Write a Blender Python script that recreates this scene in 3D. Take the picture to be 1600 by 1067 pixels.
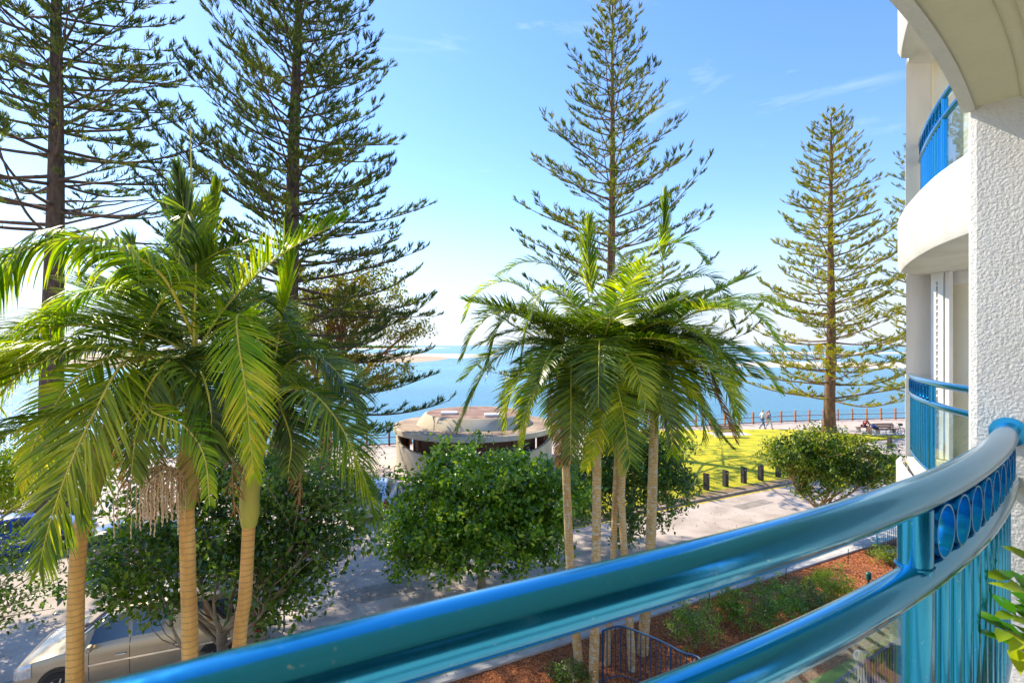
import bpy, bmesh, math, random
import numpy as np
from mathutils import Vector, Matrix
for o in list(bpy.data.objects): bpy.data.objects.remove(o)
rad = math.radians
SC = bpy.context.scene
C = SC.collection
F = 800.0; HZ = 540.0; EYE = 7.5
# ------------------------------------------------------------------ camera
cam = bpy.data.cameras.new('camera'); camo = bpy.data.objects.new('camera', cam); C.objects.link(camo)
camo.location = (0, 0, EYE); camo.rotation_euler = (rad(90), 0, 0)
cam.lens = 18; cam.sensor_width = 36; cam.shift_y = 0.004; cam.clip_end = 60000; cam.clip_start = 0.05
cam.dof.use_dof = True; cam.dof.focus_distance = 16; cam.dof.aperture_fstop = 6.3
SC.camera = camo
SC.render.resolution_x = 1024; SC.render.resolution_y = 682
# ------------------------------------------------------------------ sky and sun
SUN_AZ = rad(52)      # to the left of straight ahead
SUN_EL = rad(42)
sd = Vector((-math.sin(SUN_AZ)*math.cos(SUN_EL), math.cos(SUN_AZ)*math.cos(SUN_EL), math.sin(SUN_EL)))
W = bpy.data.worlds.new('World'); SC.world = W; W.use_nodes = True
wt = W.node_tree; wt.nodes.clear()
wo = wt.nodes.new('ShaderNodeOutputWorld'); bg = wt.nodes.new('ShaderNodeBackground'); sky = wt.nodes.new('ShaderNodeTexSky')
sky.sky_type = 'NISHITA'; sky.sun_disc = False; sky.sun_elevation = SUN_EL
sky.sun_rotation = math.atan2(sd.x, sd.y)
sky.air_density = 1.0; sky.dust_density = 0.12; sky.ozone_density = 2.4; sky.altitude = 0
bg.inputs['Strength'].default_value = 0.15
# thin cloud wisps
tc = wt.nodes.new('ShaderNodeTexCoord'); mp = wt.nodes.new('ShaderNodeMapping'); mp.inputs['Scale'].default_value = (1.2, 1.2, 5)
mp.inputs['Rotation'].default_value = (0.3, 0.5, 0)
nz = wt.nodes.new('ShaderNodeTexNoise'); nz.inputs['Scale'].default_value = 2.2; nz.inputs['Detail'].default_value = 9; nz.inputs['Roughness'].default_value = 0.6
nz.inputs['Distortion'].default_value = 0.8
rp = wt.nodes.new('ShaderNodeValToRGB'); rp.color_ramp.elements[0].position = 0.60; rp.color_ramp.elements[1].position = 0.85
rp.color_ramp.elements[1].color = (0.28, 0.28, 0.28, 1)
mx = wt.nodes.new('ShaderNodeMix'); mx.data_type = 'RGBA'; mx.inputs[7].default_value = (6.0, 6.3, 6.8, 1)
L = wt.links
L.new(tc.outputs['Generated'], mp.inputs['Vector']); L.new(mp.outputs[0], nz.inputs['Vector']); L.new(nz.outputs[0], rp.inputs[0])
hs = wt.nodes.new('ShaderNodeHueSaturation'); hs.inputs['Saturation'].default_value = 1.16; L.new(sky.outputs[0], hs.inputs['Color'])
L.new(rp.outputs[0], mx.inputs[0]); tn = wt.nodes.new('ShaderNodeMix'); tn.data_type = 'RGBA'; tn.blend_type = 'MULTIPLY'; tn.inputs[0].default_value = 1; tn.inputs[7].default_value = (.98, .95, 1.05, 1); L.new(hs.outputs[0], tn.inputs[6]); sx = wt.nodes.new('ShaderNodeSeparateXYZ'); L.new(tc.outputs['Generated'], sx.inputs[0]); mr = wt.nodes.new('ShaderNodeMapRange'); mr.interpolation_type = 'SMOOTHSTEP'
mr.inputs[1].default_value = 0.0; mr.inputs[2].default_value = 0.27; mr.inputs[3].default_value = 0.9; mr.inputs[4].default_value = 0.0; L.new(sx.outputs[2], mr.inputs[0])
hz = wt.nodes.new('ShaderNodeMix'); hz.data_type = 'RGBA'; hz.inputs[7].default_value = (2.65, 3.05, 3.75, 1); L.new(mr.outputs[0], hz.inputs[0]); L.new(tn.outputs[2], hz.inputs[6]); L.new(hz.outputs[2], mx.inputs[6]); L.new(mx.outputs[2], bg.inputs[0]); L.new(bg.outputs[0], wo.inputs[0])
sl = bpy.data.lights.new('sun', 'SUN'); so = bpy.data.objects.new('sun', sl); C.objects.link(so)
sl.energy = 3.8; sl.angle = rad(0.5); sl.color = (1.0, 0.90, 0.70)
so.rotation_euler = sd.to_track_quat('Z', 'Y').to_euler(); so.location = (-20, 20, 40)
SC.view_settings.view_transform = 'Standard'; SC.view_settings.look = 'None'
SC.view_settings.exposure = 1.02; SC.view_settings.gamma = 1.0
SC.cycles.max_bounces = 8; SC.cycles.transparent_max_bounces = 12
# ------------------------------------------------------------------ materials
def nn(nt, t, **k):
    n = nt.nodes.new(t)
    for a, b in k.items(): setattr(n, a, b)
    return n
def setin(n, **k):
    for a, b in k.items():
        n.inputs[a.replace('_', ' ')].default_value = b
def M(name, c1, c2=None, scale=4, rough=0.7, metal=0, bump=0, bscale=40, coat=0, spec=0.5, detail=6, c3=None, thr=(0.35, 0.65), bdist=0.02, stretch=(1, 1, 1), bvor=False):
    m = bpy.data.materials.new(name); m.use_nodes = True; nt = m.node_tree; p = nt.nodes['Principled BSDF']
    setin(p, Roughness=rough, Metallic=metal); p.inputs['Coat Weight'].default_value = coat; p.inputs['Specular IOR Level'].default_value = spec
    t = nn(nt, 'ShaderNodeTexCoord'); mpn = nn(nt, 'ShaderNodeMapping'); mpn.inputs['Scale'].default_value = stretch
    nt.links.new(t.outputs['Object'], mpn.inputs[0])
    if c2:
        n = nn(nt, 'ShaderNodeTexNoise'); setin(n, Scale=scale, Detail=detail); nt.links.new(mpn.outputs[0], n.inputs['Vector'])
        r = nn(nt, 'ShaderNodeValToRGB'); e = r.color_ramp.elements
        e[0].position, e[1].position = thr; e[0].color = (*c1, 1); e[1].color = (*c2, 1)
        if c3:
            x = r.color_ramp.elements.new(0.5 * (thr[0] + thr[1])); x.color = (*c3, 1)
        nt.links.new(n.outputs[0], r.inputs[0]); nt.links.new(r.outputs[0], p.inputs['Base Color'])
        n2 = nn(nt, 'ShaderNodeMapRange'); n2.inputs[3].default_value = max(0, rough - .08); n2.inputs[4].default_value = min(1, rough + .1)
        nt.links.new(n.outputs[0], n2.inputs[0]); nt.links.new(n2.outputs[0], p.inputs['Roughness'])
    else: p.inputs['Base Color'].default_value = (*c1, 1)
    if bump:
        if bvor: b = nn(nt, 'ShaderNodeTexVoronoi'); setin(b, Scale=bscale); out = b.outputs[0]
        else: b = nn(nt, 'ShaderNodeTexNoise'); setin(b, Scale=bscale, Detail=5); out = b.outputs[0]
        nt.links.new(mpn.outputs[0], b.inputs['Vector'])
        bn = nn(nt, 'ShaderNodeBump'); setin(bn, Strength=bump, Distance=bdist); nt.links.new(out, bn.inputs['Height'])
        nt.links.new(bn.outputs[0], p.inputs['Normal'])
    return m
def leafmat(name, c1, c2, tr=0.4, tcol=None, rough=0.45, nscale=0.6, spec=0.4, c3=None):
    m = bpy.data.materials.new(name); m.use_nodes = True; nt = m.node_tree; p = nt.nodes['Principled BSDF']; out = nt.nodes['Material Output']
    g = nn(nt, 'ShaderNodeNewGeometry'); t = nn(nt, 'ShaderNodeTexCoord'); n = nn(nt, 'ShaderNodeTexNoise'); setin(n, Scale=nscale, Detail=3)
    nt.links.new(t.outputs['Object'], n.inputs['Vector'])
    a = nn(nt, 'ShaderNodeMath', operation='ADD'); nt.links.new(g.outputs['Random Per Island'], a.inputs[0])
    b = nn(nt, 'ShaderNodeMath', operation='MULTIPLY'); b.inputs[1].default_value = 2.4
    c = nn(nt, 'ShaderNodeMath', operation='ADD'); c.inputs[1].default_value = -1.2; nt.links.new(n.outputs[0], b.inputs[0]); nt.links.new(b.outputs[0], c.inputs[0]); nt.links.new(c.outputs[0], a.inputs[1])
    r = nn(nt, 'ShaderNodeValToRGB'); e = r.color_ramp.elements; e[0].position = 0.1; e[1].position = 0.95; e[0].color = (*c1, 1); e[1].color = (*c2, 1)
    if c3: x = e.new(0.97); x.color = (*c3, 1); e[1].position = 0.85
    nt.links.new(a.outputs[0], r.inputs[0]); nt.links.new(r.outputs[0], p.inputs['Base Color']); setin(p, Roughness=rough); p.inputs['Specular IOR Level'].default_value = spec
    tl = nn(nt, 'ShaderNodeBsdfTranslucent'); mc = nn(nt, 'ShaderNodeMix', data_type='RGBA', blend_type='MULTIPLY'); mc.inputs[0].default_value = 1
    mc.inputs[7].default_value = (*(tcol or (1.8, 2.0, .6)), 1); nt.links.new(r.outputs[0], mc.inputs[6]); nt.links.new(mc.outputs[2], tl.inputs[0])
    ms = nn(nt, 'ShaderNodeMixShader'); ms.inputs[0].default_value = tr
    nt.links.new(p.outputs[0], ms.inputs[1]); nt.links.new(tl.outputs[0], ms.inputs[2]); nt.links.new(ms.outputs[0], out.inputs[0])
    return m
def glassmat(name, col=(0.9, 0.97, 0.97), rough=0.0, mixf=0.88):
    m = bpy.data.materials.new(name); m.use_nodes = True; nt = m.node_tree; nt.nodes.remove(nt.nodes['Principled BSDF']); out = nt.nodes['Material Output']
    tr = nn(nt, 'ShaderNodeBsdfTransparent'); tr.inputs[0].default_value = (*col, 1); gl = nn(nt, 'ShaderNodeBsdfGlossy'); gl.inputs['Roughness'].default_value = rough
    lw = nn(nt, 'ShaderNodeLayerWeight'); lw.inputs[0].default_value = .5; pw = nn(nt, 'ShaderNodeMath', operation='POWER'); pw.inputs[1].default_value = 4; nt.links.new(lw.outputs['Facing'], pw.inputs[0])
    fr = nn(nt, 'ShaderNodeMath', operation='MULTIPLY_ADD'); fr.inputs[1].default_value = .7; fr.inputs[2].default_value = .04; nt.links.new(pw.outputs[0], fr.inputs[0]); ms = nn(nt, 'ShaderNodeMixShader')
    nt.links.new(fr.outputs[0], ms.inputs[0]); nt.links.new(tr.outputs[0], ms.inputs[1]); nt.links.new(gl.outputs[0], ms.inputs[2]); nt.links.new(ms.outputs[0], out.inputs[0])
    return m
def ringbark(name, c1, c2, cr, spots=None, freq=60):
    m = M(name, c1, c2, 6, .85, 0, .5, 30, bdist=.006, stretch=(1, 1, .25)); nt = m.node_tree; p = nt.nodes['Principled BSDF']
    src = p.inputs['Base Color'].links[0].from_socket
    t = nn(nt, 'ShaderNodeTexCoord'); w = nn(nt, 'ShaderNodeTexWave', wave_type='BANDS', bands_direction='Z'); setin(w, Scale=freq / 20, Distortion=3.2, Detail=5, Detail_Scale=1.6)
    nt.links.new(t.outputs['Object'], w.inputs['Vector']); r = nn(nt, 'ShaderNodeValToRGB'); e = r.color_ramp.elements
    e[0].position = 0.84; e[1].position = 0.97; e[0].color = (0, 0, 0, 1); e[1].color = (.65, .65, .65, 1); nt.links.new(w.outputs[1], r.inputs[0])
    mxx = nn(nt, 'ShaderNodeMix', data_type='RGBA'); nt.links.new(r.outputs[0], mxx.inputs[0]); nt.links.new(src, mxx.inputs[6]); mxx.inputs[7].default_value = (*cr, 1)
    last = mxx.outputs[2]
    if spots:
        n = nn(nt, 'ShaderNodeTexNoise'); setin(n, Scale=14, Detail=6); nt.links.new(t.outputs['Object'], n.inputs['Vector']); r2 = nn(nt, 'ShaderNodeValToRGB')
        r2.color_ramp.elements[0].position = .52; r2.color_ramp.elements[1].position = .6; nt.links.new(n.outputs[0], r2.inputs[0])
        m2 = nn(nt, 'ShaderNodeMix', data_type='RGBA'); nt.links.new(r2.outputs[0], m2.inputs[0]); nt.links.new(last, m2.inputs[6]); m2.inputs[7].default_value = (*spots, 1); last = m2.outputs[2]
    nt.links.new(last, p.inputs['Base Color'])
    return m
mt = dict(
    stucco=M('white_stucco', (.62, .61, .59), (.68, .67, .65), 5, .85, 0, 1.0, 92, bdist=.0065, detail=4),
    render=M('white_render', (.60, .57, .51), (.70, .67, .62), 3, .8, 0, .45, 60, bdist=.006, stretch=(1, 1, .3), detail=9),
    cream=M('cream_paint', (.78, .70, .52), (.82, .75, .58), 2, .7),
    soffit=M('soffit_bounce_tint', (.60, .57, .42), (.65, .62, .46), 3, .85, 0, .6, 60, bdist=.006),  # olive tone carries the yellow-green bounce light in the base colour
    blue=M('blue_gloss_paint', (.008, .29, .56), (.34, .52, .62), 85, .15, .84, .03, 500, coat=.5, thr=(.70, .78), detail=3, bdist=.0003),
    dblue=M('dark_blue_paint', (.01, .06, .15), None, 4, .4),
    glass=glassmat('clear_glass'),
    white=M('white_paint', (.8, .79, .77), (.75, .74, .72), 6, .5),
    road=M('road_asphalt', (.40, .32, .265), (.56, .465, .40), .9, .9, 0, .5, 120, bdist=.006, c3=(.50, .41, .345), detail=12),
    paving=M('promenade_paving', (.50, .40, .35), (.60, .50, .44), 1.1, .85, 0, .2, 40, bdist=.004),
    concrete=M('concrete', (.42, .39, .36), (.55, .52, .48), 2.2, .85, 0, .3, 60, bdist=.004),
    footpath=M('footpath_concrete', (.50, .47, .44), (.60, .57, .54), 1.2, .85, 0, .2, 60, bdist=.004),
    yline=M('yellow_road_paint', (.62, .42, .02), (.75, .55, .05), 7, .7),
    lawn=M('lawn_grass', (.36, .42, .014), (.85, .70, .02), 1.1, .9, 0, 1.0, 70, bdist=.05, detail=8, c3=(.66, .58, .015), stretch=(1, 1.7, 1)),
    glawn=M('garden_lawn_grass', (.09, .24, .02), (.20, .40, .03), 3, .9, 0, 1, 90, bdist=.04),
    mulch=M('red_mulch', (.16, .045, .015), (.62, .21, .07), 34, .95, 0, 1, 60, bdist=.03, detail=10, thr=(.44, .58)),
    sand=M('sand', (.42, .29, .17), (.56, .42, .28), .02, .9),
    wsand=M('pale_sand', (.66, .56, .44), (.76, .67, .56), .05, .9),
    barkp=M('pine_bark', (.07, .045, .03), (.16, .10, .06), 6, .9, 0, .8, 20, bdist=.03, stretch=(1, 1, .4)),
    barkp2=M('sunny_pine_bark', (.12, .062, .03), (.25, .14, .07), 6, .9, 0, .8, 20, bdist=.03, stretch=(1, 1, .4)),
    barko=M('orange_lit_gum_bark', (.30, .15, .06), (.52, .30, .13), 3, .9, 0, .6, 20, bdist=.03),  # orange light on trunk and limbs is put into the bark colour
    barkg=M('grey_bark', (.20, .15, .10), (.36, .28, .18), 5, .9, 0, .6, 30, bdist=.01),
    palmb=ringbark('palm_trunk_bark', (.56, .28, .08), (.78, .45, .15), (.36, .21, .09), freq=75),
    palmb2=ringbark('lichen_palm_bark', (.46, .28, .10), (.68, .45, .19), (.34, .21, .09), (.55, .50, .38), freq=95),
    shaft=M('crownshaft_green', (.30, .33, .05), (.50, .42, .08), 5, .45, stretch=(1, 1, .2)),
    rach=M('leaf_midrib_yellow', (.48, .42, .05), (.62, .52, .08), 4, .5),
    rachb=M('leaf_midrib_brown', (.42, .24, .09), (.30, .18, .07), 4, .7),
    bloom=M('palm_flower_tan', (.62, .42, .27), (.78, .58, .40), 8, .8),
    concb=M('kiosk_concrete', (.52, .42, .28), (.68, .58, .42), .9, .85, 0, .4, 14, bdist=.01, detail=8),
    kroof=M('kiosk_roof_gravel', (.20, .10, .075), (.40, .25, .19), 1.2, .9, 0, .5, 60, bdist=.01),
    kring=M('kiosk_roof_ring', (.24, .14, .10), (.50, .38, .26), .5, .9, 0, .5, 50, bdist=.01),
    dark=M('dark_opening', (.04, .03, .025), None, 4, .8),
    brickd=M('kiosk_inner_brick', (.13, .065, .04), (.2, .1, .06), 6, .85),
    post=M('orange_timber', (.42, .16, .05), (.55, .24, .08), 5, .7),
    postd=M('maroon_timber', (.20, .06, .04), (.28, .09, .06), 5, .7),
    bollard=M('black_timber', (.025, .022, .02), (.07, .06, .05), 9, .8),
    bench=M('brown_bench_timber', (.26, .10, .045), (.36, .15, .07), 8, .6),
    tyre=M('tyre_rubber', (.02, .02, .02), None, 4, .8), rim=M('alloy', (.55, .56, .58), None, 4, .3, .9),
    gold=M('champagne_car_paint', (.42, .35, .25), (.46, .385, .28), 2, .33, .5, coat=.5),
    bluecar=M('blue_car_paint', (.01, .05, .38), (.012, .06, .42), 3, .3, .3, coat=.8),
    greycar=M('dark_grey_car_paint', (.10, .10, .11), (.12, .12, .13), 3, .3, .4, coat=.8),
    whitecar=M('white_car_paint', (.72, .76, .82), (.75, .78, .84), 3, .3, 0, coat=.8),
    carglass=M('dark_car_glass', (.015, .02, .025), None, 4, .05, 0, spec=1.0, coat=1),
    lens=M('headlight_lens', (.7, .7, .68), (.5, .5, .5), 20, .1, .3, coat=1),
    redlens=M('tail_light_red', (.5, .02, .02), None, 4, .2), chrome=M('chrome', (.7, .7, .7), None, 4, .15, 1), trim=M('black_trim', (.02, .02, .02), None, 4, .5),
    green=M('dark_green_paint', (.01, .07, .045), (.015, .09, .06), 8, .4), skin=M('skin', (.50, .28, .19), None, 4, .6),
    red=M('red_cloth', (.55, .03, .03), None, 4, .8), bcl=M('blue_cloth', (.03, .12, .50), None, 4, .8), wcl=M('pale_blue_cloth', (.50, .55, .62), None, 4, .8),
    jean=M('dark_cloth', (.035, .04, .06), None, 4, .8), ncl=M('navy_cloth', (.10, .15, .26), None, 4, .8), hair=M('dark_hair', (.03, .02, .015), None, 4, .6), hairg=M('grey_hair', (.4, .38, .36), None, 4, .6),
    pot=M('terracotta', (.35, .15, .08), (.42, .2, .11), 6, .8), steel=M('grey_steel', (.3, .3, .3), None, 4, .4, .8), wood=M('pale_cane', (.62, .52, .38), (.7, .6, .45), 12, .6),
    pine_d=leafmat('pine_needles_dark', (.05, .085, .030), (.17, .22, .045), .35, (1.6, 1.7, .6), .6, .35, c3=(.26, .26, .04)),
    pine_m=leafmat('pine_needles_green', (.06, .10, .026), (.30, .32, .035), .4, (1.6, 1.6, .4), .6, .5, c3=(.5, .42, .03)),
    pine_y=leafmat('pine_needles_sunlit', (.13, .17, .022), (.58, .52, .03), .42, (1.6, 1.6, .4), .6, .5, c3=(.6, .48, .03)),  # yellowish base holds the look of front-lit needles
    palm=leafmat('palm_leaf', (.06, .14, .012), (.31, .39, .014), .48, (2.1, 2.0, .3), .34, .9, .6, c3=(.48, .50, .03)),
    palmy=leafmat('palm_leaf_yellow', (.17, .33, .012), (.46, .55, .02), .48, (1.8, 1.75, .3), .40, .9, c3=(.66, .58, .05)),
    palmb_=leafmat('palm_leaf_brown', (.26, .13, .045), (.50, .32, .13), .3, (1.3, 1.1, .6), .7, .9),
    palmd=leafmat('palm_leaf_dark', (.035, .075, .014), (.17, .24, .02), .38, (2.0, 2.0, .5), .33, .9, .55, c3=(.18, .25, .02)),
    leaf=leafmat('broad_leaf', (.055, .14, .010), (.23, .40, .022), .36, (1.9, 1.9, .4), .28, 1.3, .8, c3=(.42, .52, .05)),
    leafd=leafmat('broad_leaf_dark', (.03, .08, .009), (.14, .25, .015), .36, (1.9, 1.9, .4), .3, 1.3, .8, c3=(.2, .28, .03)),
    leafg=leafmat('broad_leaf_gold_glints', (.035, .085, .009), (.16, .24, .015), .36, (1.9, 1.8, .4), .4, 1.4, .5, c3=(.42, .42, .03)),  # last ramp tone paints golden highlights onto dark green leaves
    leafy=leafmat('broad_leaf_yellow', (.14, .16, .014), (.42, .38, .02), .4, (1.6, 1.5, .4), .5, .8, .4),
    leafl=leafmat('broad_leaf_lime', (.14, .25, .015), (.42, .48, .03), .4, (1.6, 1.6, .4), .5, 2, .4),
)
# water
def water_mat():
    m = bpy.data.materials.new('sea_water'); m.use_nodes = True; nt = m.node_tree; p = nt.nodes['Principled BSDF']
    t = nn(nt, 'ShaderNodeTexCoord'); mp1 = nn(nt, 'ShaderNodeMapping'); mp1.inputs['Scale'].default_value = (.004, .018, 1); nt.links.new(t.outputs['Object'], mp1.inputs[0])
    n = nn(nt, 'ShaderNodeTexNoise'); setin(n, Scale=1, Detail=8); nt.links.new(mp1.outputs[0], n.inputs['Vector'])
    r = nn(nt, 'ShaderNodeValToRGB'); e = r.color_ramp.elements; e[0].position = .35; e[1].position = .68; e[0].color = (.03, .19, .28, 1); e[1].color = (.08, .31, .38, 1)
    nt.links.new(n.outputs[0], r.inputs[0]); nt.links.new(r.outputs[0], p.inputs['Base Color']); setin(p, Roughness=.22, IOR=1.33)
    mp2 = nn(nt, 'ShaderNodeMapping'); mp2.inputs['Scale'].default_value = (.5, 1.3, 1); mp2.inputs['Rotation'].default_value = (0, 0, .3); nt.links.new(t.outputs['Object'], mp2.inputs[0])
    n2 = nn(nt, 'ShaderNodeTexNoise'); setin(n2, Scale=1.1, Detail=6, Roughness=.6, Distortion=.4); nt.links.new(mp2.outputs[0], n2.inputs['Vector'])
    b = nn(nt, 'ShaderNodeBump'); setin(b, Strength=.55, Distance=.35); nt.links.new(n2.outputs[0], b.inputs['Height']); nt.links.new(b.outputs[0], p.inputs['Normal'])
    return m
mt['water'] = water_mat()
# ------------------------------------------------------------------ objects
def tag(o, label=None, cat=None, group=None, kind=None):
    if label: o['label'] = label
    if cat: o['category'] = cat
    if group: o['group'] = group
    if kind: o['kind'] = kind
    return o
def thing(name, label, cat, loc=(0, 0, 0), rz=0, group=None):
    o = bpy.data.objects.new(name, None); C.objects.link(o); o.location = loc; o.rotation_euler = (0, 0, rz); o.empty_display_size = .2
    return tag(o, label, cat, group)
def from_np(name, V, Fc, m, parent=None, smooth=False, world=True, mats=None, midx=None):
    """V (n,3), Fc (k, s) uniform faces or list of tuples"""
    V = np.asarray(V, dtype=np.float64).reshape(-1, 3)
    off = Vector((0, 0, 0))
    if parent is not None and world:
        off = Vector(parent.location)
        if parent.parent: off = off + Vector(parent.parent.location)
    V = V - np.array(off)
    me = bpy.data.meshes.new(name)
    if isinstance(Fc, np.ndarray):
        k, s = Fc.shape
        me.vertices.add(len(V)); me.vertices.foreach_set('co', V.astype(np.float32).ravel())
        me.loops.add(k * s); me.loops.foreach_set('vertex_index', Fc.astype(np.int32).ravel())
        me.polygons.add(k); me.polygons.foreach_set('loop_start', np.arange(0, k * s, s, dtype=np.int32))
        if smooth: me.polygons.foreach_set('use_smooth', np.ones(k, dtype=bool))
        me.update(calc_edges=True); me.validate()
    else:
        me.from_pydata(V.tolist(), [], [tuple(f) for f in Fc]); me.update()
        if smooth: me.polygons.foreach_set('use_smooth', np.ones(len(me.polygons), dtype=bool))
    me.materials.append(m)
    if mats:
        for x in mats: me.materials.append(x)
        me.polygons.foreach_set('material_index', np.asarray(midx, dtype=np.int32))
    o = bpy.data.objects.new(name, me); C.objects.link(o); o.parent = parent
    return o
class MB:
    def __init__(s): s.v = []; s.f = []
    def add(s, V, Fc):
        b = len(s.v); s.v += [tuple(map(float, p)) for p in V]; s.f += [tuple(int(i) + b for i in f) for f in Fc]; return s
    def box(s, c, d, rz=0, bev=0):
        cx, cy, cz = c; hx, hy, hz = [q / 2 for q in d]; ca, sa = math.cos(rz), math.sin(rz)
        if bev:
            b = bev; lay = [(-hz, b), (-hz + b, 0), (hz - b, 0), (hz, b)]; V = []
            for z, i in lay:
                for x, y in ((-hx + i + b, -hy + i), (hx - i - b, -hy + i), (hx - i, -hy + i + b), (hx - i, hy - i - b), (hx - i - b, hy - i), (-hx + i + b, hy - i), (-hx + i, hy - i - b), (-hx + i, -hy + i + b)):
                    V.append((cx + x * ca - y * sa, cy + x * sa + y * ca, cz + z))
            Fc = [tuple(range(7, -1, -1)), tuple(range(24, 32))]
            for l in range(3):
                for k in range(8): Fc.append((l * 8 + k, l * 8 + (k + 1) % 8, l * 8 + 8 + (k + 1) % 8, l * 8 + 8 + k))
            return s.add(V, Fc)
        V = []
        for z in (-hz, hz):
            for x, y in ((-hx, -hy), (hx, -hy), (hx, hy), (-hx, hy)): V.append((cx + x * ca - y * sa, cy + x * sa + y * ca, cz + z))
        return s.add(V, [(3, 2, 1, 0), (4, 5, 6, 7), (0, 1, 5, 4), (1, 2, 6, 5), (2, 3, 7, 6), (3, 0, 4, 7)])
    def prism(s, pts, z0, z1):
        n = len(pts); a = sum(pts[i][0] * pts[(i + 1) % n][1] - pts[(i + 1) % n][0] * pts[i][1] for i in range(n))
        if a < 0: pts = pts[::-1]
        V = [(x, y, z0) for x, y in pts] + [(x, y, z1) for x, y in pts]
        return s.add(V, [tuple(range(n - 1, -1, -1)), tuple(range(n, 2 * n))] + [(i, (i + 1) % n, n + (i + 1) % n, n + i) for i in range(n)])
    def tube(s, P, R, n=8, cap=True):
        V, Fc = tube_np(np.array(P, float), R, n); b = len(s.v)
        s.v += [tuple(p) for p in V.tolist()]; s.f += [tuple(int(i) + b for i in f) for f in Fc]
        if cap:
            k = len(P); s.f += [tuple(b + i for i in range(n - 1, -1, -1)), tuple(b + (k - 1) * n + i for i in range(n))]
        return s
    def lathe(s, prof, c=(0, 0, 0), n=24, axis='Z', caps=True):
        V = []; Fc = []
        for r, z in prof:
            for k in range(n):
                a = 2 * math.pi * k / n; x, y = r * math.cos(a), r * math.sin(a)
                V.append((c[0] + x, c[1] + y, c[2] + z) if axis == 'Z' else (c[0] + x, c[1] + z, c[2] + y))
        for i in range(len(prof) - 1):
            for k in range(n): 
                q = (i * n + k, i * n + (k + 1) % n, (i + 1) * n + (k + 1) % n, (i + 1) * n + k); Fc.append(q if axis == 'Z' else q[::-1])
        if caps:
            if prof[0][0] > 1e-4: Fc.append(tuple(range(n - 1, -1, -1)))
            if prof[-1][0] > 1e-4: Fc.append(tuple((len(prof) - 1) * n + k for k in range(n)))
        return s.add(V, Fc)
    def obj(s, name, m, parent=None, smooth=False, world=True):
        o = from_np(name, np.array(s.v), s.f, m, parent, smooth, world)
        if smooth:
            try:
                o.data.set_sharp_from_angle(angle=rad(38))
            except Exception: pass
        return o
def frames(P):
    T = np.gradient(P, axis=0); T /= np.linalg.norm(T, axis=1)[:, None] + 1e-9
    u = np.array([0, 0, 1.0]) if abs(T[0][2]) < .9 else np.array([1.0, 0, 0]); U = []
    for t in T:
        u = u - t * u.dot(t); u /= np.linalg.norm(u) + 1e-9; U.append(u)
    U = np.array(U); return T, U, np.cross(T, U)
def tube_np(P, R, n=8):
    k = len(P); R = np.full(k, R) if np.isscalar(R) else np.asarray(R, float)
    T, U, Vv = frames(P); a = np.arange(n) * 2 * math.pi / n
    V = P[:, None, :] + R[:, None, None] * (np.cos(a)[None, :, None] * U[:, None, :] + np.sin(a)[None, :, None] * Vv[:, None, :])
    i = np.arange(k - 1)[:, None]; j = np.arange(n)[None, :]; j2 = (j + 1) % n
    Fc = np.stack([i * n + j, i * n + j2, (i + 1) * n + j2, (i + 1) * n + j], -1).reshape(-1, 4)
    return V.reshape(-1, 3), Fc
def catmull(P, n):
    P = np.array(P, float)
    if len(P) == 2: return P[0] + (P[1] - P[0]) * np.linspace(0, 1, n)[:, None]
    Q = np.vstack([2 * P[0] - P[1], P, 2 * P[-1] - P[-2]]); m = len(P) - 1; out = []
    for t in np.linspace(0, m - 1e-6, n):
        i = int(t); f = t - i; p0, p1, p2, p3 = Q[i:i + 4]
        out.append(.5 * ((2 * p1) + (-p0 + p2) * f + (2 * p0 - 5 * p1 + 4 * p2 - p3) * f * f + (-p0 + 3 * p1 - 3 * p2 + p3) * f ** 3))
    return np.array(out)
def catlen(P, step=None, n=None):
    Q = catmull(P, 200); d = np.r_[0, np.cumsum(np.linalg.norm(np.diff(Q, axis=0), axis=1))]
    if n is None: n = max(2, int(d[-1] / step) + 1)
    s = np.linspace(0, d[-1], n); return np.stack([np.interp(s, d, Q[:, i]) for i in range(Q.shape[1])], 1)
def P(x, y, D): return np.array([(x - 800) / F * D, D, EYE - (y - HZ) / F * D])
def G(x, y, z=0):
    D = (EYE - z) * F / (y - HZ); return ((x - 800) / F * D, D)
def UN(u, n): return (u * .887 - n * .462, u * .462 + n * .887)
RA = math.atan2(.462, .887)
def struct(name, mb, m): return tag(mb.obj(name, m), kind='structure')
def copy_tree(o, parent=None):
    c = o.copy(); C.objects.link(c)
    if parent: c.parent = parent
    for ch in list(o.children): copy_tree(ch, c)
    return c
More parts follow.
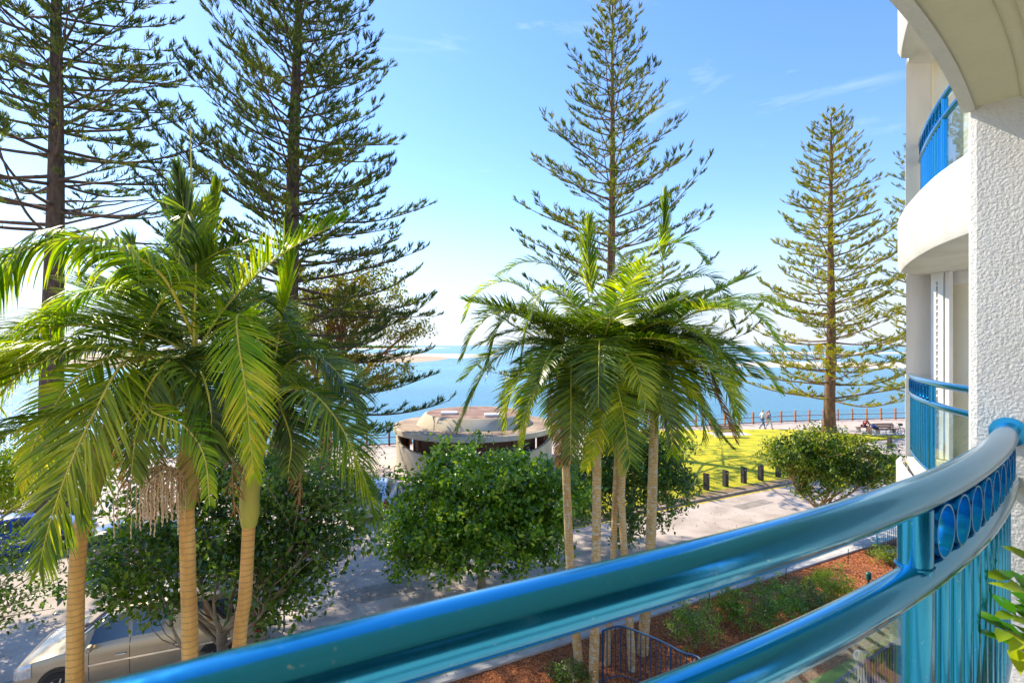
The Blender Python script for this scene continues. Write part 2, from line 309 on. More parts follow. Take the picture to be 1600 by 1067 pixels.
# ------------------------------------------------------------------ the setting
shore = [(-900, -240), (-60, 22), (-30, 31.5), (-9.9, 38.6), (10, 45.2), (25.6, 50.1), (38.5, 52.4), (60, 54.5), (900, 75)]
struct('ground', MB().prism(shore + [(900, -60), (300, -300), (-900, -300)], -2.5, 0), mt['paving'])
w = MB(); w.add([(-30000, -2000, -.9), (30000, -2000, -.9), (30000, 45000, -.9), (-30000, 45000, -.9)], [(0, 1, 2, 3)]); struct('water', w, mt['water'])
WZ = -.9
def GW(x, y): return G(x, y, WZ)
def sandbank(pts, m, name, h=.35, kind='structure'):
    P0 = np.array([GW(*p) for p in pts]); c = P0.mean(0); n = len(P0)
    P1 = c + (P0 - c) * .93
    V = [(x, y, WZ - .3) for x, y in P0] + [(x, y, WZ + h) for x, y in P1]
    mb = MB().add(V, [tuple(range(n, 2 * n))] + [(i, (i + 1) % n, n + (i + 1) % n, n + i) for i in range(n)])
    if sum(P0[i][0] * P0[(i + 1) % n][1] - P0[(i + 1) % n][0] * P0[i][1] for i in range(n)) < 0: mb.f = [f[::-1] for f in mb.f]
    return struct(name, mb, m)
sandbank([(-900, 590), (-100, 581), (200, 575), (450, 571), (600, 568), (660, 567), (700, 563.5), (715, 560), (712, 557.5), (660, 554.5), (600, 552.5), (300, 551), (-900, 552)], mt['sand'], 'sandbank')
sandbank([(560, 556.4), (650, 557), (700, 558.8), (718, 560.2), (780, 557), (790, 555.5), (740, 554), (600, 552.4)], mt['wsand'], 'sandbank', .45)
sandbank([(-900, 549), (300, 547), (600, 545.8), (690, 544.6), (715, 543.8), (650, 543.2), (300, 543), (-900, 543)], mt['wsand'], 'sandbank', .8)
sandbank([(1110, 570.5), (1160, 573), (1250, 575), (1420, 576), (1700, 578), (2400, 584), (2400, 568), (1700, 567.5), (1420, 568), (1250, 567), (1160, 566.5)], mt['wsand'], 'sandbank', .5)
sandbank([(1130, 552), (1230, 553.4), (1430, 552.8), (1700, 553), (1700, 550.8), (1430, 551.2), (1230, 550.4)], mt['wsand'], 'sandbank', .5)
# road, kerbs and lawns
def strip(name, u0, u1, n0, n1, z0, z1, m): return struct(name, MB().prism([UN(u0, n0), UN(u1, n0), UN(u1, n1), UN(u0, n1)], z0, z1), m)
strip('road', -60, 120, 12.15, 17.62, -.01, .006, mt['road'])
struct('parking_bay', MB().prism([UN(-60, 17.62), UN(2.2, 17.62), UN(1.0, 20.5), UN(0.2, 24.8), UN(-60, 24.8)], -.01, .006), mt['road'])
pr = random.Random(4)
for k in range(7):
    u, n = pr.uniform(-8, 26), pr.uniform(12.9, 16.6); w_, h_ = pr.uniform(.8, 2.6), pr.uniform(.5, 1.1)
    struct('road_patch', MB().prism([UN(u, n), UN(u + w_, n + .03), UN(u + w_ - .05, n + h_), UN(u - .03, n + h_ - .04)], 0, .0105), mt['concrete'] if False else M('road_patch_asphalt', (.24, .20, .17), (.34, .29, .25), 2, .92, 0, .5, 150, bdist=.005))
strip('yellow_road_line', 10, 60, 17.40, 17.54, 0, .011, mt['yline'])
strip('kerb', 10, 30.5, 17.62, 17.86, -.1, .12, M('dusty_kerb', (.22, .15, .10), (.40, .31, .23), 3, .9, 0, .5, 60))
strip('kerb', -60, 60, 11.95, 12.15, -.1, .121, mt['concrete'])
strip('footpath', -60, 60, 10.75, 11.95, -.1, .118, mt['footpath'])
fp = MB()
for k in range(48): fp.prism([UN(-20 + k * 1.5, 10.76), UN(-19.985 + k * 1.5, 10.76), UN(-19.985 + k * 1.5, 11.94), UN(-20 + k * 1.5, 11.94)], .1, .1205)
struct('footpath_joints', fp, mt['dark'])
strip('garden_edge', -60, 60, 10.62, 10.75, -.1, .16, mt['concrete'])
strip('lawn', 0, 0.001, 0, .001, -.2, -.1, mt['lawn']) if False else None
struct('lawn', MB().prism([UN(10.2, 17.86), UN(30.5, 17.86), UN(33.5, 19.2), UN(40.5, 22.8), G(1420, 683), G(1330, 679.5), G(1240, 672.5), G(1150, 673), G(1030, 674.5), G(945, 678), (5.0, 37), (4.8, 30)], -.1, .115), mt['lawn'])
struct('dirt_verge', MB().prism([UN(10.4, 17.87), UN(30, 17.87), UN(30, 18.25), UN(20, 18.35), UN(14, 18.2), UN(10.4, 18.4)], .1, .121), M('verge_dirt', (.20, .13, .07), (.36, .25, .12), 3, .95, 0, .6, 60))
struct('garden_bed', MB().prism([UN(-60, 10.62), UN(60, 10.62), UN(60, 5.5), UN(6.5, 5.5), UN(6.5, 2), UN(-60, 2)], -.1, .10), mt['mulch'])
struct('garden_lawn', MB().prism([UN(-30, 7.3), UN(5.2, 7.3), UN(5.2, 2.2), UN(-30, 2.2)], -.1, .125), mt['glawn'])
struct('garden_lawn', MB().prism([(5.9, 10.9), (8.4, 12.3), (10.8, 14.0), (20, 19), (20, 3), (3.5, 3), (3.6, 7.5)], -.1, .13), mt['glawn'])
for k, (px, py) in enumerate(((1142, 681), (1385, 680))):
    X, Y = G(px, py); struct('paving_pad', MB().box((X, Y + .4, .06), (3.2, 1.8, .125), .15), mt['footpath'])
# far treeline
rng = np.random.default_rng(7)
# ------------------------------------------------------------------ foliage helpers
def scatter_quads(base, d, w, ln, wd, bend=0, segs=1, prof=(.35, 1.0, .05)):
    """blades: base (N,3), d unit dir, w unit width vec, ln, wd (N,), bend: world-z offset * t^2"""
    N = len(base); pr = np.interp(np.linspace(0, 1, segs + 1), np.linspace(0, 1, len(prof)), prof); t = np.linspace(0, 1, segs + 1)
    ln = np.broadcast_to(ln, (N,)); wd = np.broadcast_to(wd, (N,)); bend = np.broadcast_to(bend, (N,))
    c = base[:, None, :] + d[:, None, :] * (t[None, :] * ln[:, None])[:, :, None]; c[:, :, 2] += bend[:, None] * t[None, :] ** 2
    hw = (wd[:, None] * pr[None, :] * .5)[:, :, None] * w[:, None, :]
    V = np.stack([c - hw, c + hw], 2).reshape(-1, 3); k = 2 * (segs + 1)
    i = np.arange(N)[:, None] * k; j = np.arange(segs)[None, :] * 2
    Fc = np.stack([i + j, i + j + 1, i + j + 3, i + j + 2], -1).reshape(-1, 4)
    return V, Fc
def join(parts):
    Vs, Fs, b = [], [], 0
    for V, Fc in parts: Vs.append(V); Fs.append(Fc + b); b += len(V)
    return np.vstack(Vs), np.vstack(Fs)
def unit(a): return a / (np.linalg.norm(a, axis=-1, keepdims=True) + 1e-9)
def rdir(r, n): return unit(r.normal(size=(n, 3)))
def leafblade(base, d, nrm, ln, wd, fold=.25):
    """pointed 6-vertex leaf with a folded midrib"""
    w = unit(np.cross(d, nrm)); nn_ = unit(np.cross(w, d)); ln = np.broadcast_to(ln, (len(base),))[:, None]; wd = np.broadcast_to(wd, (len(base),))[:, None]
    a = base; m1 = base + d * ln * .35 ; m2 = base + d * ln * .72 - nn_ * ln * .04; t = base + d * ln - nn_ * ln * .14
    l1 = m1 - w * wd * .5 + nn_ * wd * fold; r1 = m1 + w * wd * .5 + nn_ * wd * fold; l2 = m2 - w * wd * .36 + nn_ * wd * fold * .6; r2 = m2 + w * wd * .36 + nn_ * wd * fold * .6
    V = np.stack([a, l1, l2, t, r2, r1, m1, m2], 1).reshape(-1, 3); i = np.arange(len(base))[:, None] * 8
    Fc = np.vstack([i + np.array([0, 6, 1, 1])[None], ]) ; quads = np.array([[1, 6, 7, 2], [6, 5, 4, 7]]); 
    Q = (i[:, :, None] + quads[None]).reshape(-1, 4); T = (i[:, :, None] + np.array([[0, 6, 1], [0, 5, 6], [2, 7, 3], [7, 4, 3]])[None]).reshape(-1, 3)
    return V, Q, T
def leaf_mesh(name, base, d, nrm, ln, wd, m, parent, fold=.25):
    V, Q, T = leafblade(base, d, nrm, ln, wd, fold)
    off = np.array(parent.location); me = bpy.data.meshes.new(name); nq, ntq = len(Q), len(T)
    me.vertices.add(len(V)); me.vertices.foreach_set('co', (V - off).astype(np.float32).ravel())
    idx = np.r_[Q.ravel(), T.ravel()]; me.loops.add(len(idx)); me.loops.foreach_set('vertex_index', idx.astype(np.int32)); me.polygons.add(nq + ntq)
    me.polygons.foreach_set('loop_start', np.r_[np.arange(nq) * 4, nq * 4 + np.arange(ntq) * 3].astype(np.int32)); me.update(calc_edges=True); me.validate()
    me.materials.append(m); o = bpy.data.objects.new(name, me); C.objects.link(o); o.parent = parent; return o
# ------------------------------------------------------------------ Norfolk pines
def pine(label, base, H, top, r0, z0, lenf, elf, seed, leaf, bark, spacing=1.0, nb=6, dens=1.0, group='tall pines in the park', bare=None, dead=(), zmax=None, tuft=1.0):
    r = np.random.default_rng(seed); b = np.array([base[0], base[1], 0.0]); t = np.array([top[0], top[1], H])
    th = thing('pine_tree', label, 'pine tree', tuple(b), 0, group)
    zs = np.linspace(0, 1, 30); tp = b + (t - b) * zs[:, None]; tp[:, 0] += .10 * np.sin(zs * 9 + seed) * (1 - zs); rr = r0 * (1 - zs) ** .85 + .025; rr[:3] *= [1.5, 1.15, 1.05]
    MB().tube(tp, rr, 12).obj('trunk', bark, th, True)
    wood = []; cb = []; cd = []; cl = []
    z = z0; a0 = r.random() * 6
    while z < H - .3:
        f = (z - z0) / (H - z0)
        if zmax and z > zmax: break
        Lm = lenf(f); k = nb if f < .85 else 5; a0 += .5 + r.random() * .5
        for j in range(k):
            az = a0 + j * 2 * math.pi / k + r.normal() * .12; ln = Lm * r.uniform(.78, 1.12); el = elf(f, az) + r.normal() * .09
            zz = z + r.normal() * .15; o = b + (t - b) * (zz / H)
            h = np.array([math.cos(az), math.sin(az), 0]); n = max(4, int(ln / .45)); s = np.linspace(0, 1, n)
            lift = r.uniform(-.03, .10) * ln; sag = r.uniform(.0, .09) * ln
            rise = math.sin(el) * ln * s + lift * s ** 3 * 2 - sag * np.sin(s * math.pi)
            sw = r.normal() * .06 * ln * s ** 2
            Pb = o + h * (math.cos(el) * ln * s)[:, None] + np.array([-h[1], h[0], 0]) * sw[:, None]; Pb[:, 2] += rise
            wood.append(tube_np(Pb, np.linspace(.028 + .006 * ln, .010, n) * (.75 + r0), 4))
            isbare = bare and bare(z, az, r)
            nl = int(ln * (1 - .22) / .22 * dens)
            side = np.array([-h[1], h[0], 0])
            for q in range(nl):
                sp = .2 + .8 * ((q + r.random()) / nl)
                if f < .93 and (r.random() < .10 + .5 * max(0, .45 - sp) or math.sin(sp * 17 + z * 5 + j * 2.1) > .72 + .3 * sp): continue
                if isbare and sp < .9 and r.random() < .85: continue
                x = sp * (n - 1); i = min(int(x), n - 2); p = Pb[i] + (Pb[i + 1] - Pb[i]) * (x - i); tg = Pb[i + 1] - Pb[i]; tg /= np.linalg.norm(tg)
                sg = 1 if q % 2 else -1
                if sp > .95: sg *= .25
                ll = (.28 + .9 * math.sin(min(1, (1.03 - sp) * 1.5) * math.pi / 2) ** .8 * min(1, ln / 5)) * r.uniform(.7, 1.15) * tuft
                d = tg * .75 + side * sg * .8 + np.array([0, 0, .12 + r.normal() * .12]); d /= np.linalg.norm(d)
                nc = int(r.uniform(10, 26) * (.5 + .6 * ll)) + 4; u = np.clip(1 - np.abs(r.normal(size=nc)) * r.choice([.25, .4, .6]), .02, 1)
                up = np.array([0, 0, 1.0])
                perp = np.cross(d, up); perp /= np.linalg.norm(perp)
                sgn = r.choice([-1, 1], nc) * r.uniform(.3, 1.1, nc)
                D_ = d[None] * r.uniform(.6, 1.1, nc)[:, None] + perp[None] * sgn[:, None] * .75 + up[None] * r.uniform(-.05, .7, nc)[:, None]
                pb = p + d * (u * ll)[:, None]; pb[:, 2] += (u ** 2) * .08
                cb.append(pb); cd.append(unit(D_)); cl.append(r.uniform(.16, .36, nc) * (tuft ** .5))
                wood.append((np.array([p - up * .006, p + up * .006, p + d * ll * .8 + up * .07, p + d * ll * .8 + up * .06]), np.array([[0, 1, 2, 3]])))
        z += spacing * r.uniform(.8, 1.15) * (1 - .45 * f)
    for (dz, az, ln, el) in dead:
        o = b + (t - b) * (dz / H); s = np.linspace(0, 1, 12); h = np.array([math.cos(az), math.sin(az), 0])
        Pb = o + h * (ln * s)[:, None]; Pb[:, 2] += math.sin(el) * ln * s + .06 * ln * s ** 2 + r.normal(size=12) * .02; wood.append(tube_np(Pb, np.linspace(.06, .012, 12), 5))
        cb.append(Pb[-4:] + r.normal(size=(4, 3)) * .1); cd.append(rdir(r, 4)); cl.append(np.full(4, .2))
    V, Fc = join(wood); from_np('branches', V, Fc, bark, th)
    cb = np.vstack(cb); cd = np.vstack(cd); cl = np.hstack(cl); up = np.array([0, 0, 1.0])
    w1 = unit(np.cross(cd, up[None])); w2 = unit(np.cross(cd, w1)); w_ = unit(w1 + w2 * r.uniform(-1, 1, len(cb))[:, None]); wb = unit(np.cross(cd, w_))
    A = scatter_quads(cb, cd, w_, cl, .036, .09, 2, (.6, 1.0, .12)); B = scatter_quads(cb, cd, wb, cl, .036, .09, 2, (.6, 1.0, .12))
    # short needle spikes standing off every cord
    m = len(cb); u = r.uniform(.05, .95, (m, 4)); sb = (cb[:, None, :] + cd[:, None, :] * (u * cl[:, None])[:, :, None]); sb[:, :, 2] += .07 * u ** 2
    sdn = unit(cd[:, None, :] * .8 + r.normal(size=(m, 4, 3)) * .6); sb = sb.reshape(-1, 3); sdn = sdn.reshape(-1, 3)
    S = scatter_quads(sb, sdn, unit(np.cross(sdn, rdir(r, len(sdn)))), .10, .020, 0, 1, (1, .2))
    V, Fc = join([A, B, S]); from_np('crown', V, Fc, leaf, th)
    return th
pi = math.pi
lob = lambda f, az: 0
pX = lambda px, D: (px - 800) / F * D
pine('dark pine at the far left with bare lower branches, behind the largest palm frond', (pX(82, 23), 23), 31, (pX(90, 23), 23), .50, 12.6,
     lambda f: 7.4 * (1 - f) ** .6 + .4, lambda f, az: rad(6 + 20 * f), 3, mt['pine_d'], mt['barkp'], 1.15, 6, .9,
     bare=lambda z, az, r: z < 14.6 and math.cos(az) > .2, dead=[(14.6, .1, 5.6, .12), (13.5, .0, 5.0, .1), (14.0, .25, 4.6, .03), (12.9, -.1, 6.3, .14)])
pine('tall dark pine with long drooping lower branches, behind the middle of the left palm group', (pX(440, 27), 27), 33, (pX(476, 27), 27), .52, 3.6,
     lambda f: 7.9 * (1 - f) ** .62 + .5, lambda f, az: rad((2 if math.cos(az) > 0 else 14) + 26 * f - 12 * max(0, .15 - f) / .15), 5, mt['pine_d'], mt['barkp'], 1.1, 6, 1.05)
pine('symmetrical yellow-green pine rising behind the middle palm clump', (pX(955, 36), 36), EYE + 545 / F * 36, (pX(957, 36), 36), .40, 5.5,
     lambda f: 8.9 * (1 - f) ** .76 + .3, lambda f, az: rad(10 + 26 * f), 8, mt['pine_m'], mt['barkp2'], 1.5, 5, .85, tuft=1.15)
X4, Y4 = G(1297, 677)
pine('sunlit yellow-green pine standing on the park lawn left of the balcony column', (X4, Y4), EYE + 363 / F * Y4, (X4 + .1, Y4), .43, 2.9,
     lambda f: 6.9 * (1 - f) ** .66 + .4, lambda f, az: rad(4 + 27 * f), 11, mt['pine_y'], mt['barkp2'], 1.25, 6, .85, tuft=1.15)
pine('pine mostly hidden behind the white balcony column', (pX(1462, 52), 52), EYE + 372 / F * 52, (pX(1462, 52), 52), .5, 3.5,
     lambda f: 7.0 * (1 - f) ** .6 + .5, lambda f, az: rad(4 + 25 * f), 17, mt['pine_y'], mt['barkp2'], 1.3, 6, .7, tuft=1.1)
# ------------------------------------------------------------------ palms
def blades_on(Pc, L_, wd, nside, seed, side=None, vee=.25, droop=.5, a0=18, a1=56, s0=.12, prof=None, both=True, jit=.06, t0=.0):
    r = np.random.default_rng(seed); n = 60; Q = catlen(Pc, n=n); T = np.gradient(Q, axis=0); T = unit(T)
    S = []; prev = np.array(side, float) if side is not None else None
    for t in T:
        if side is not None: s = np.array(side, float)
        else:
            s = np.cross(t, (0, 0, 1.0))
            if np.linalg.norm(s) < .35 and prev is not None: s = prev
            elif prev is not None and s.dot(prev) < 0: s = -s
            if np.linalg.norm(s) < 1e-3: s = np.array([1.0, 0, 0])
        s = s - t * s.dot(t); s /= np.linalg.norm(s) + 1e-9; S.append(s); prev = s
    S = np.array(S); Nn = np.cross(S, T)
    out = []
    for sg in (-1, 1):
        u = s0 + (1 - s0) * (np.arange(nside) + r.uniform(-.25, .25, nside)) / nside; u = np.clip(u, 0, .995)
        x = u * (n - 1); i = x.astype(int); fr = (x - i)[:, None]; B = Q[i] + (Q[np.minimum(i + 1, n - 1)] - Q[i]) * fr; Tt = T[i]; Ss = S[i] * sg; Nm = Nn[i]
        un = (u - s0) / (1 - s0); ang = np.radians(a0 + (a1 - a0) * un + r.normal(size=nside) * 3)[:, None]
        ve = (vee + r.normal(size=nside) * .08)[:, None]
        d = unit(Ss * np.cos(ang) + Tt * np.sin(ang) + Nm * ve + r.normal(size=(nside, 3)) * jit)
        ln = L_ * (.5 + .5 * np.sin(np.clip(un * 1.1 + .12, 0, 1) * pi) ** .6) * r.uniform(.88, 1.06, nside); ln *= np.where(un > .9, 1 - (un - .9) * 4, 1)
        seg = 6; tt = np.linspace(0, 1, seg + 1); c = [B]; cur = B; dd = d
        g = np.array([0, 0, -1.0])
        for k in range(seg):
            cur = cur + dd * (ln / seg)[:, None]; c.append(cur); dd = unit(dd + g[None] * (droop * (1.6 * (k + 1) / seg) * r.uniform(.7, 1.3, nside))[:, None] / seg * 1.3)
        c = np.stack(c, 1); wv = unit(Tt - d * np.sum(Tt * d, 1, keepdims=True) + Nm * r.uniform(-.35, .35, nside)[:, None])
        pw = np.interp(tt, [0, .12, .4, .75, 1], [.35, .9, 1, .62, .04]) * wd * .5; hw = pw[None, :, None] * wv[:, None, :]
        V = np.stack([c - hw, c, c + hw], 2); V[:, :, 1, :] += (Nm[:, None, :] * -.10 * wd); V = V.reshape(-1, 3); kk = 3 * (seg + 1)
        ii = np.arange(nside)[:, None] * kk; j = np.arange(seg)[None, :] * 3
        out.append((V, np.vstack([np.stack([ii + j, ii + j + 1, ii + j + 4, ii + j + 3], -1).reshape(-1, 4), np.stack([ii + j + 1, ii + j + 2, ii + j + 5, ii + j + 4], -1).reshape(-1, 4)])))
    return join(out), Q
def frond(parent, Pc, L_=.75, wd=.029, nside=62, seed=0, m='palm', rm='rach', rr=.020, label=None, name='frond', **k):
    (V, Fc), Q = blades_on(Pc, L_, wd, nside, seed, **k)
    o = from_np(name, V, Fc, mt[m], parent)
    if label: o['label'] = label
    V2, F2 = tube_np(Q, np.linspace(rr, rr * .22, len(Q)), 6)
    from_np('midrib', V2, F2, mt[rm], o, True, world=False) if False else _sub('midrib', V2, F2, mt[rm], o, parent)
    return o
def _sub(name, V, Fc, m, o, th):
    q = from_np(name, V - np.array(th.location), Fc, m, None, True); q.parent = o; return q
def arch(c, az, e0, L_, k, n=7, rs=0):
    pts = [np.array(c, float)]; e = e0; st = L_ / (n - 1)
    for i in range(n - 1):
        e = e0 - k * (i / (n - 1)) ** .9; pts.append(pts[-1] + st * np.array([math.cos(az) * math.cos(e), math.sin(az) * math.cos(e), math.sin(e)]))
    return pts
def palm(label, trunkpts, tr, shaftpts, sr, crown, nf, Lf, seed, bark='palmb', group=None, avoid=None, leafm=('palm', 'palmd'), LL=.72, nside=56, e_rng=(75, -5), kr=(1.2, 2.1), wd=.042, yshift=0):
    r = random.Random(seed); b = trunkpts[0]; th = thing('palm_tree', label, 'palm tree', tuple(b), 0, group)
    Q = catlen(trunkpts, step=.02); n = len(Q); s = np.arange(n)
    R = np.interp(np.linspace(0, 1, n), [0, .05, .2, 1], [tr * 1.35, tr * 1.12, tr, tr * .82]) ; rn = np.random.default_rng(seed); mk_ = np.zeros(n); q = 0
    while q < n: mk_[int(q)] = rn.uniform(.4, 1); q += rn.uniform(2.0, 4.6)
    R = R * (1 + .012 * mk_ + .012 * np.sin(s * .13 + seed) + rn.normal(size=n) * .003)
    V, Fc = tube_np(Q, R, 18); from_np('trunk', V, Fc, mt[bark], th, True)
    Qs = catlen(shaftpts, n=14); Rs = np.interp(np.linspace(0, 1, 14), [0, .08, .3, .75, 1], [sr * .8, sr * 1.08, sr * 1.05, sr * .72, sr * .4]); MB().tube(Qs, Rs, 14).obj('crownshaft', mt['shaft'], th, True)
    for i in range(nf):
        az = (i * 2.39996 + r.uniform(-.3, .3)) % (2 * pi)
        f = (i + .5) / nf; e0 = rad(e_rng[0] + (e_rng[1] - e_rng[0]) * f ** .8 + r.uniform(-8, 8)); k = r.uniform(*kr) * (.6 if f < .3 else 1)
        if avoid and avoid(az): continue
        pts = arch(crown, az, e0, Lf * r.uniform(.8, 1.1), k)
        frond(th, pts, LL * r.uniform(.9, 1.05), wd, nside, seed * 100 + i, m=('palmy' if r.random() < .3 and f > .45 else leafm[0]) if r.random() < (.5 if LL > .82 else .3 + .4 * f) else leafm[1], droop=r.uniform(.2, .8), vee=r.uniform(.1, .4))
    for i in range(3 if LL < .85 else 2):
        az = seed + i * 2.2; q = np.array(shaftpts[0]) * .25 + np.array(crown) * .75; h = np.array([math.cos(az), math.sin(az), 0])
        frond(th, [q, q + h * .35 + (0, 0, .05), q + h * .5 + (0, 0, -.5), q + h * .48 + (0, 0, -1.3)], .45, .022, 34, seed * 77 + i, m='palmb_', rm='rachb', rr=.012, droop=1.4, jit=.2, side=(-h[1], h[0], 0), label='dead brown frond hanging from the crown')
    return th
def hero(th, pix, **k): return frond(th, [P(*p) for p in pix], **k)
GL = 'king palms in the left group'
A = palm('leftmost palm of the left group, ringed tan trunk under a long hanging frond', [P(118, 1400, 6.9), P(117, 1067, 6.9), P(121, 880, 6.9), P(133, 790, 6.9)], .108,
         [P(133, 792, 6.9), P(165, 690, 6.9), P(212, 580, 6.9)], .12, P(214, 566, 6.9), 8, 2.5, 21, group=GL, LL=.9, nside=95, wd=.028, kr=(1.2, 2.3), e_rng=(78, 0), avoid=lambda a: math.sin(a) < -.6)
hero(A, [(225, 556, 6.8), (190, 570, 6.3), (150, 640, 6.0), (112, 720, 5.9), (80, 810, 5.9), (60, 890, 5.9)], seed=1, m='palm', L_=.9, nside=123, side=(1, 0, -.1), droop=.3, a0=40, a1=68, vee=.1, label='long green frond hanging down in front of the trunk')
hero(A, [(260, 572, 6.8), (213, 550, 6.5), (150, 541, 6.3), (100, 542, 6.2), (40, 556, 6.2), (-60, 600, 6.2)], seed=2, m='palm', L_=1.0, nside=130, droop=1.1, vee=.15)
hero(A, [(215, 560, 6.9), (165, 560, 6.5), (110, 600, 6.3), (60, 680, 6.2), (30, 760, 6.2)], seed=3, m='palmy', L_=.6, nside=87, side=(.9, .2, 0), droop=.6, a1=72, label='yellowing frond drooping at the far left')
hero(A, [(240, 430, 7.1), (175, 447, 6.7), (120, 462, 6.5), (60, 515, 6.4), (0, 590, 6.4)], seed=4, m='palmy', L_=.75, nside=108, droop=1.0, vee=.0)
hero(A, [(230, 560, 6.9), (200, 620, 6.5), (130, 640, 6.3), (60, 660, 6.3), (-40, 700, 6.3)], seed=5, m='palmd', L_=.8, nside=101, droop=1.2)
hero(A, [(215, 560, 6.9), (228, 633, 6.2), (287, 665, 6.0), (319, 713, 6.0), (328, 790, 6.0)], seed=6, m='palmy', L_=.38, nside=58, droop=.8, side=(.8, .3, .3))
B = palm('middle palm of the left group, with tan flower strings and an upright spear leaf', [P(296, 1500, 7.0), P(297, 1040, 7.0), P(294, 900, 7.0), P(292, 790, 7.0)], .112,
         [P(292, 793, 7.0), P(295, 700, 7.0), P(303, 590, 7.0)], .122, P(304, 560, 7.0), 9, 2.6, 22, group=GL, LL=.9, nside=95, wd=.028, kr=(1.2, 2.3), e_rng=(78, 0), avoid=lambda a: math.sin(a) < -.5)
hero(B, [(300, 520, 6.9), (262, 442, 6.4), (222, 405, 6.1), (165, 380, 5.8), (125, 371, 5.7), (60, 384, 5.5), (0, 413, 5.4), (-110, 500, 5.3)], seed=7, m='palm', L_=1.0, wd=.036, nside=125, droop=1.7, vee=.02, rr=.024, jit=.025, a0=8, a1=50, s0=.2, label='large bright arching frond reaching out of the left edge')
hero(B, [(303, 540, 7.0), (300, 440, 7.0), (290, 350, 7.0), (278, 262, 7.0)], seed=8, m='palmd', L_=.6, nside=101, side=(1, .2, 0), a0=66, a1=80, droop=.08, vee=.05, s0=.35, jit=.03)
hero(B, [(306, 540, 7.0), (316, 440, 7.0), (328, 360, 7.0), (340, 285, 7.0)], seed=9, m='palm', L_=.5, nside=87, side=(1, .3, 0), a0=68, a1=80, droop=.06, s0=.3, jit=.03)
hero(B, [(303, 540, 6.9), (306, 420, 6.7), (302, 345, 6.6), (294, 332, 6.5), (286, 350, 6.4), (276, 440, 6.4)], seed=10, m='palmd', L_=.5, nside=75, side=(1, .4, 0), a0=40, a1=60, droop=.5)
hero(B, [(304, 560, 7.0), (250, 500, 7.2), (215, 430, 7.3), (205, 370, 7.3)], seed=30, m='palmd', L_=.6, nside=72, side=(1, 0, 0), a0=55, a1=70, droop=.3)
hero(B, [(304, 560, 7.0), (350, 500, 7.3), (385, 470, 7.5), (430, 480, 7.6), (470, 530, 7.6)], seed=31, m='palmd', L_=.8, nside=87, droop=1.0)
hero(B, [(304, 560, 7.0), (262, 520, 7.3), (215, 500, 7.5), (170, 510, 7.7), (120, 560, 7.7)], seed=32, m='palmd', L_=.8, nside=87, droop=1.1)
hero(B, [(300, 565, 6.9), (270, 560, 6.5), (235, 600, 6.3), (215, 660, 6.2), (205, 740, 6.2)], seed=33, m='palmd', L_=.7, nside=87, droop=.8, side=(1, 0, 0))
hero(B, [(303, 570, 6.9), (318, 590, 6.5), (330, 650, 6.3), (322, 720, 6.3)], seed=34, m='palmd', L_=.55, nside=63, droop=.7, side=(1, 0, 0))
MB().tube(catlen([P(304, 545, 7.0), P(303, 400, 7.0), P(299, 280, 7.0), P(297, 190, 7.0)], n=16), np.linspace(.032, .006, 16), 8).obj('spear_leaf', mt['rach'], B, True)
# flower strings
def flowers(th, root, tips, seed, drop=.8, n=26):
    r = np.random.default_rng(seed); parts = []
    for tp in tips:
        br = catlen([root, root * .45 + tp * .55 + np.array([0, 0, .10]), tp], n=12); parts.append(tube_np(br, np.linspace(.024, .009, 12), 6))
        for k in range(n):
            i = r.integers(3, 12); p = br[i] + r.normal(size=3) * .012; o = r.normal(size=3) * np.array([.045, .07, .03]); dl = drop * r.uniform(.45, 1.0)
            nst = 22; s = np.linspace(0, 1, nst); c = p + o * np.minimum(s * 3, 1)[:, None] ** .6; c[:, 2] -= dl * s ** 1.2; c[:, :2] += r.normal(size=(nst, 2)) * .005
            R = .0045 + .0055 * (np.arange(nst) % 2); parts.append(tube_np(c, R, 4))
    V, Fc = join(parts); return from_np('flower_strings', V, Fc, mt['bloom'], th)
flowers(B, P(286, 742, 6.85), [P(190, 762, 6.5), P(206, 744, 6.6), P(225, 738, 6.5), P(246, 742, 6.4), P(266, 750, 6.5), P(218, 768, 6.35)], 4, .72, 14)
Cc = palm('right palm of the left group, leaning trunk with yellow-green crownshaft and bright hanging frond', [P(340, 1500, 7.6), P(373, 1020, 7.6), P(383, 930, 7.6), P(389, 818, 7.6)], .108,
          [P(389, 822, 7.6), P(394, 740, 7.6), P(424, 610, 7.6)], .128, P(425, 596, 7.6), 11, 2.4, 23, group=GL, LL=.85, nside=90, wd=.028, kr=(1.3, 2.3), e_rng=(78, 10), avoid=lambda a: math.sin(a) < -.55 or math.cos(a) > .3)
hero(Cc, [(420, 590, 7.5), (395, 510, 7.0), (372, 492, 6.6), (372, 530, 6.3), (384, 610, 6.2), (392, 700, 6.2), (397, 745, 6.2)], seed=11, m='palmy', L_=.62, nside=116, side=(1, 0, 0), a0=35, a1=66, droop=.35, vee=.05, s0=.3, label='bright yellow-green frond hanging over the crownshaft')
hero(Cc, [(425, 596, 7.5), (465, 603, 7.0), (500, 624, 6.8), (538, 676, 6.7), (572, 755, 6.7), (590, 812, 6.7)], seed=12, m='palm', L_=.85, nside=123, droop=.8, vee=.1, label='dark green frond arching down to the right')
hero(Cc, [(425, 596, 7.6), (436, 520, 7.6), (450, 440, 7.6), (459, 385, 7.6)], seed=13, m='palmy', L_=.5, nside=58, side=(1, 0, 0), a0=76, a1=84, droop=.03, s0=.45)
hero(Cc, [(425, 596, 7.6), (460, 560, 7.6), (500, 560, 7.6), (540, 600, 7.5), (560, 660, 7.5)], seed=14, m='palmd', L_=.75, nside=87, droop=1.0)
hero(Cc, [(425, 600, 7.6), (440, 640, 7.2), (455, 690, 7.1), (450, 740, 7.1)], seed=15, m='palmd', L_=.55, nside=65, droop=.8, side=(1, 0, 0))
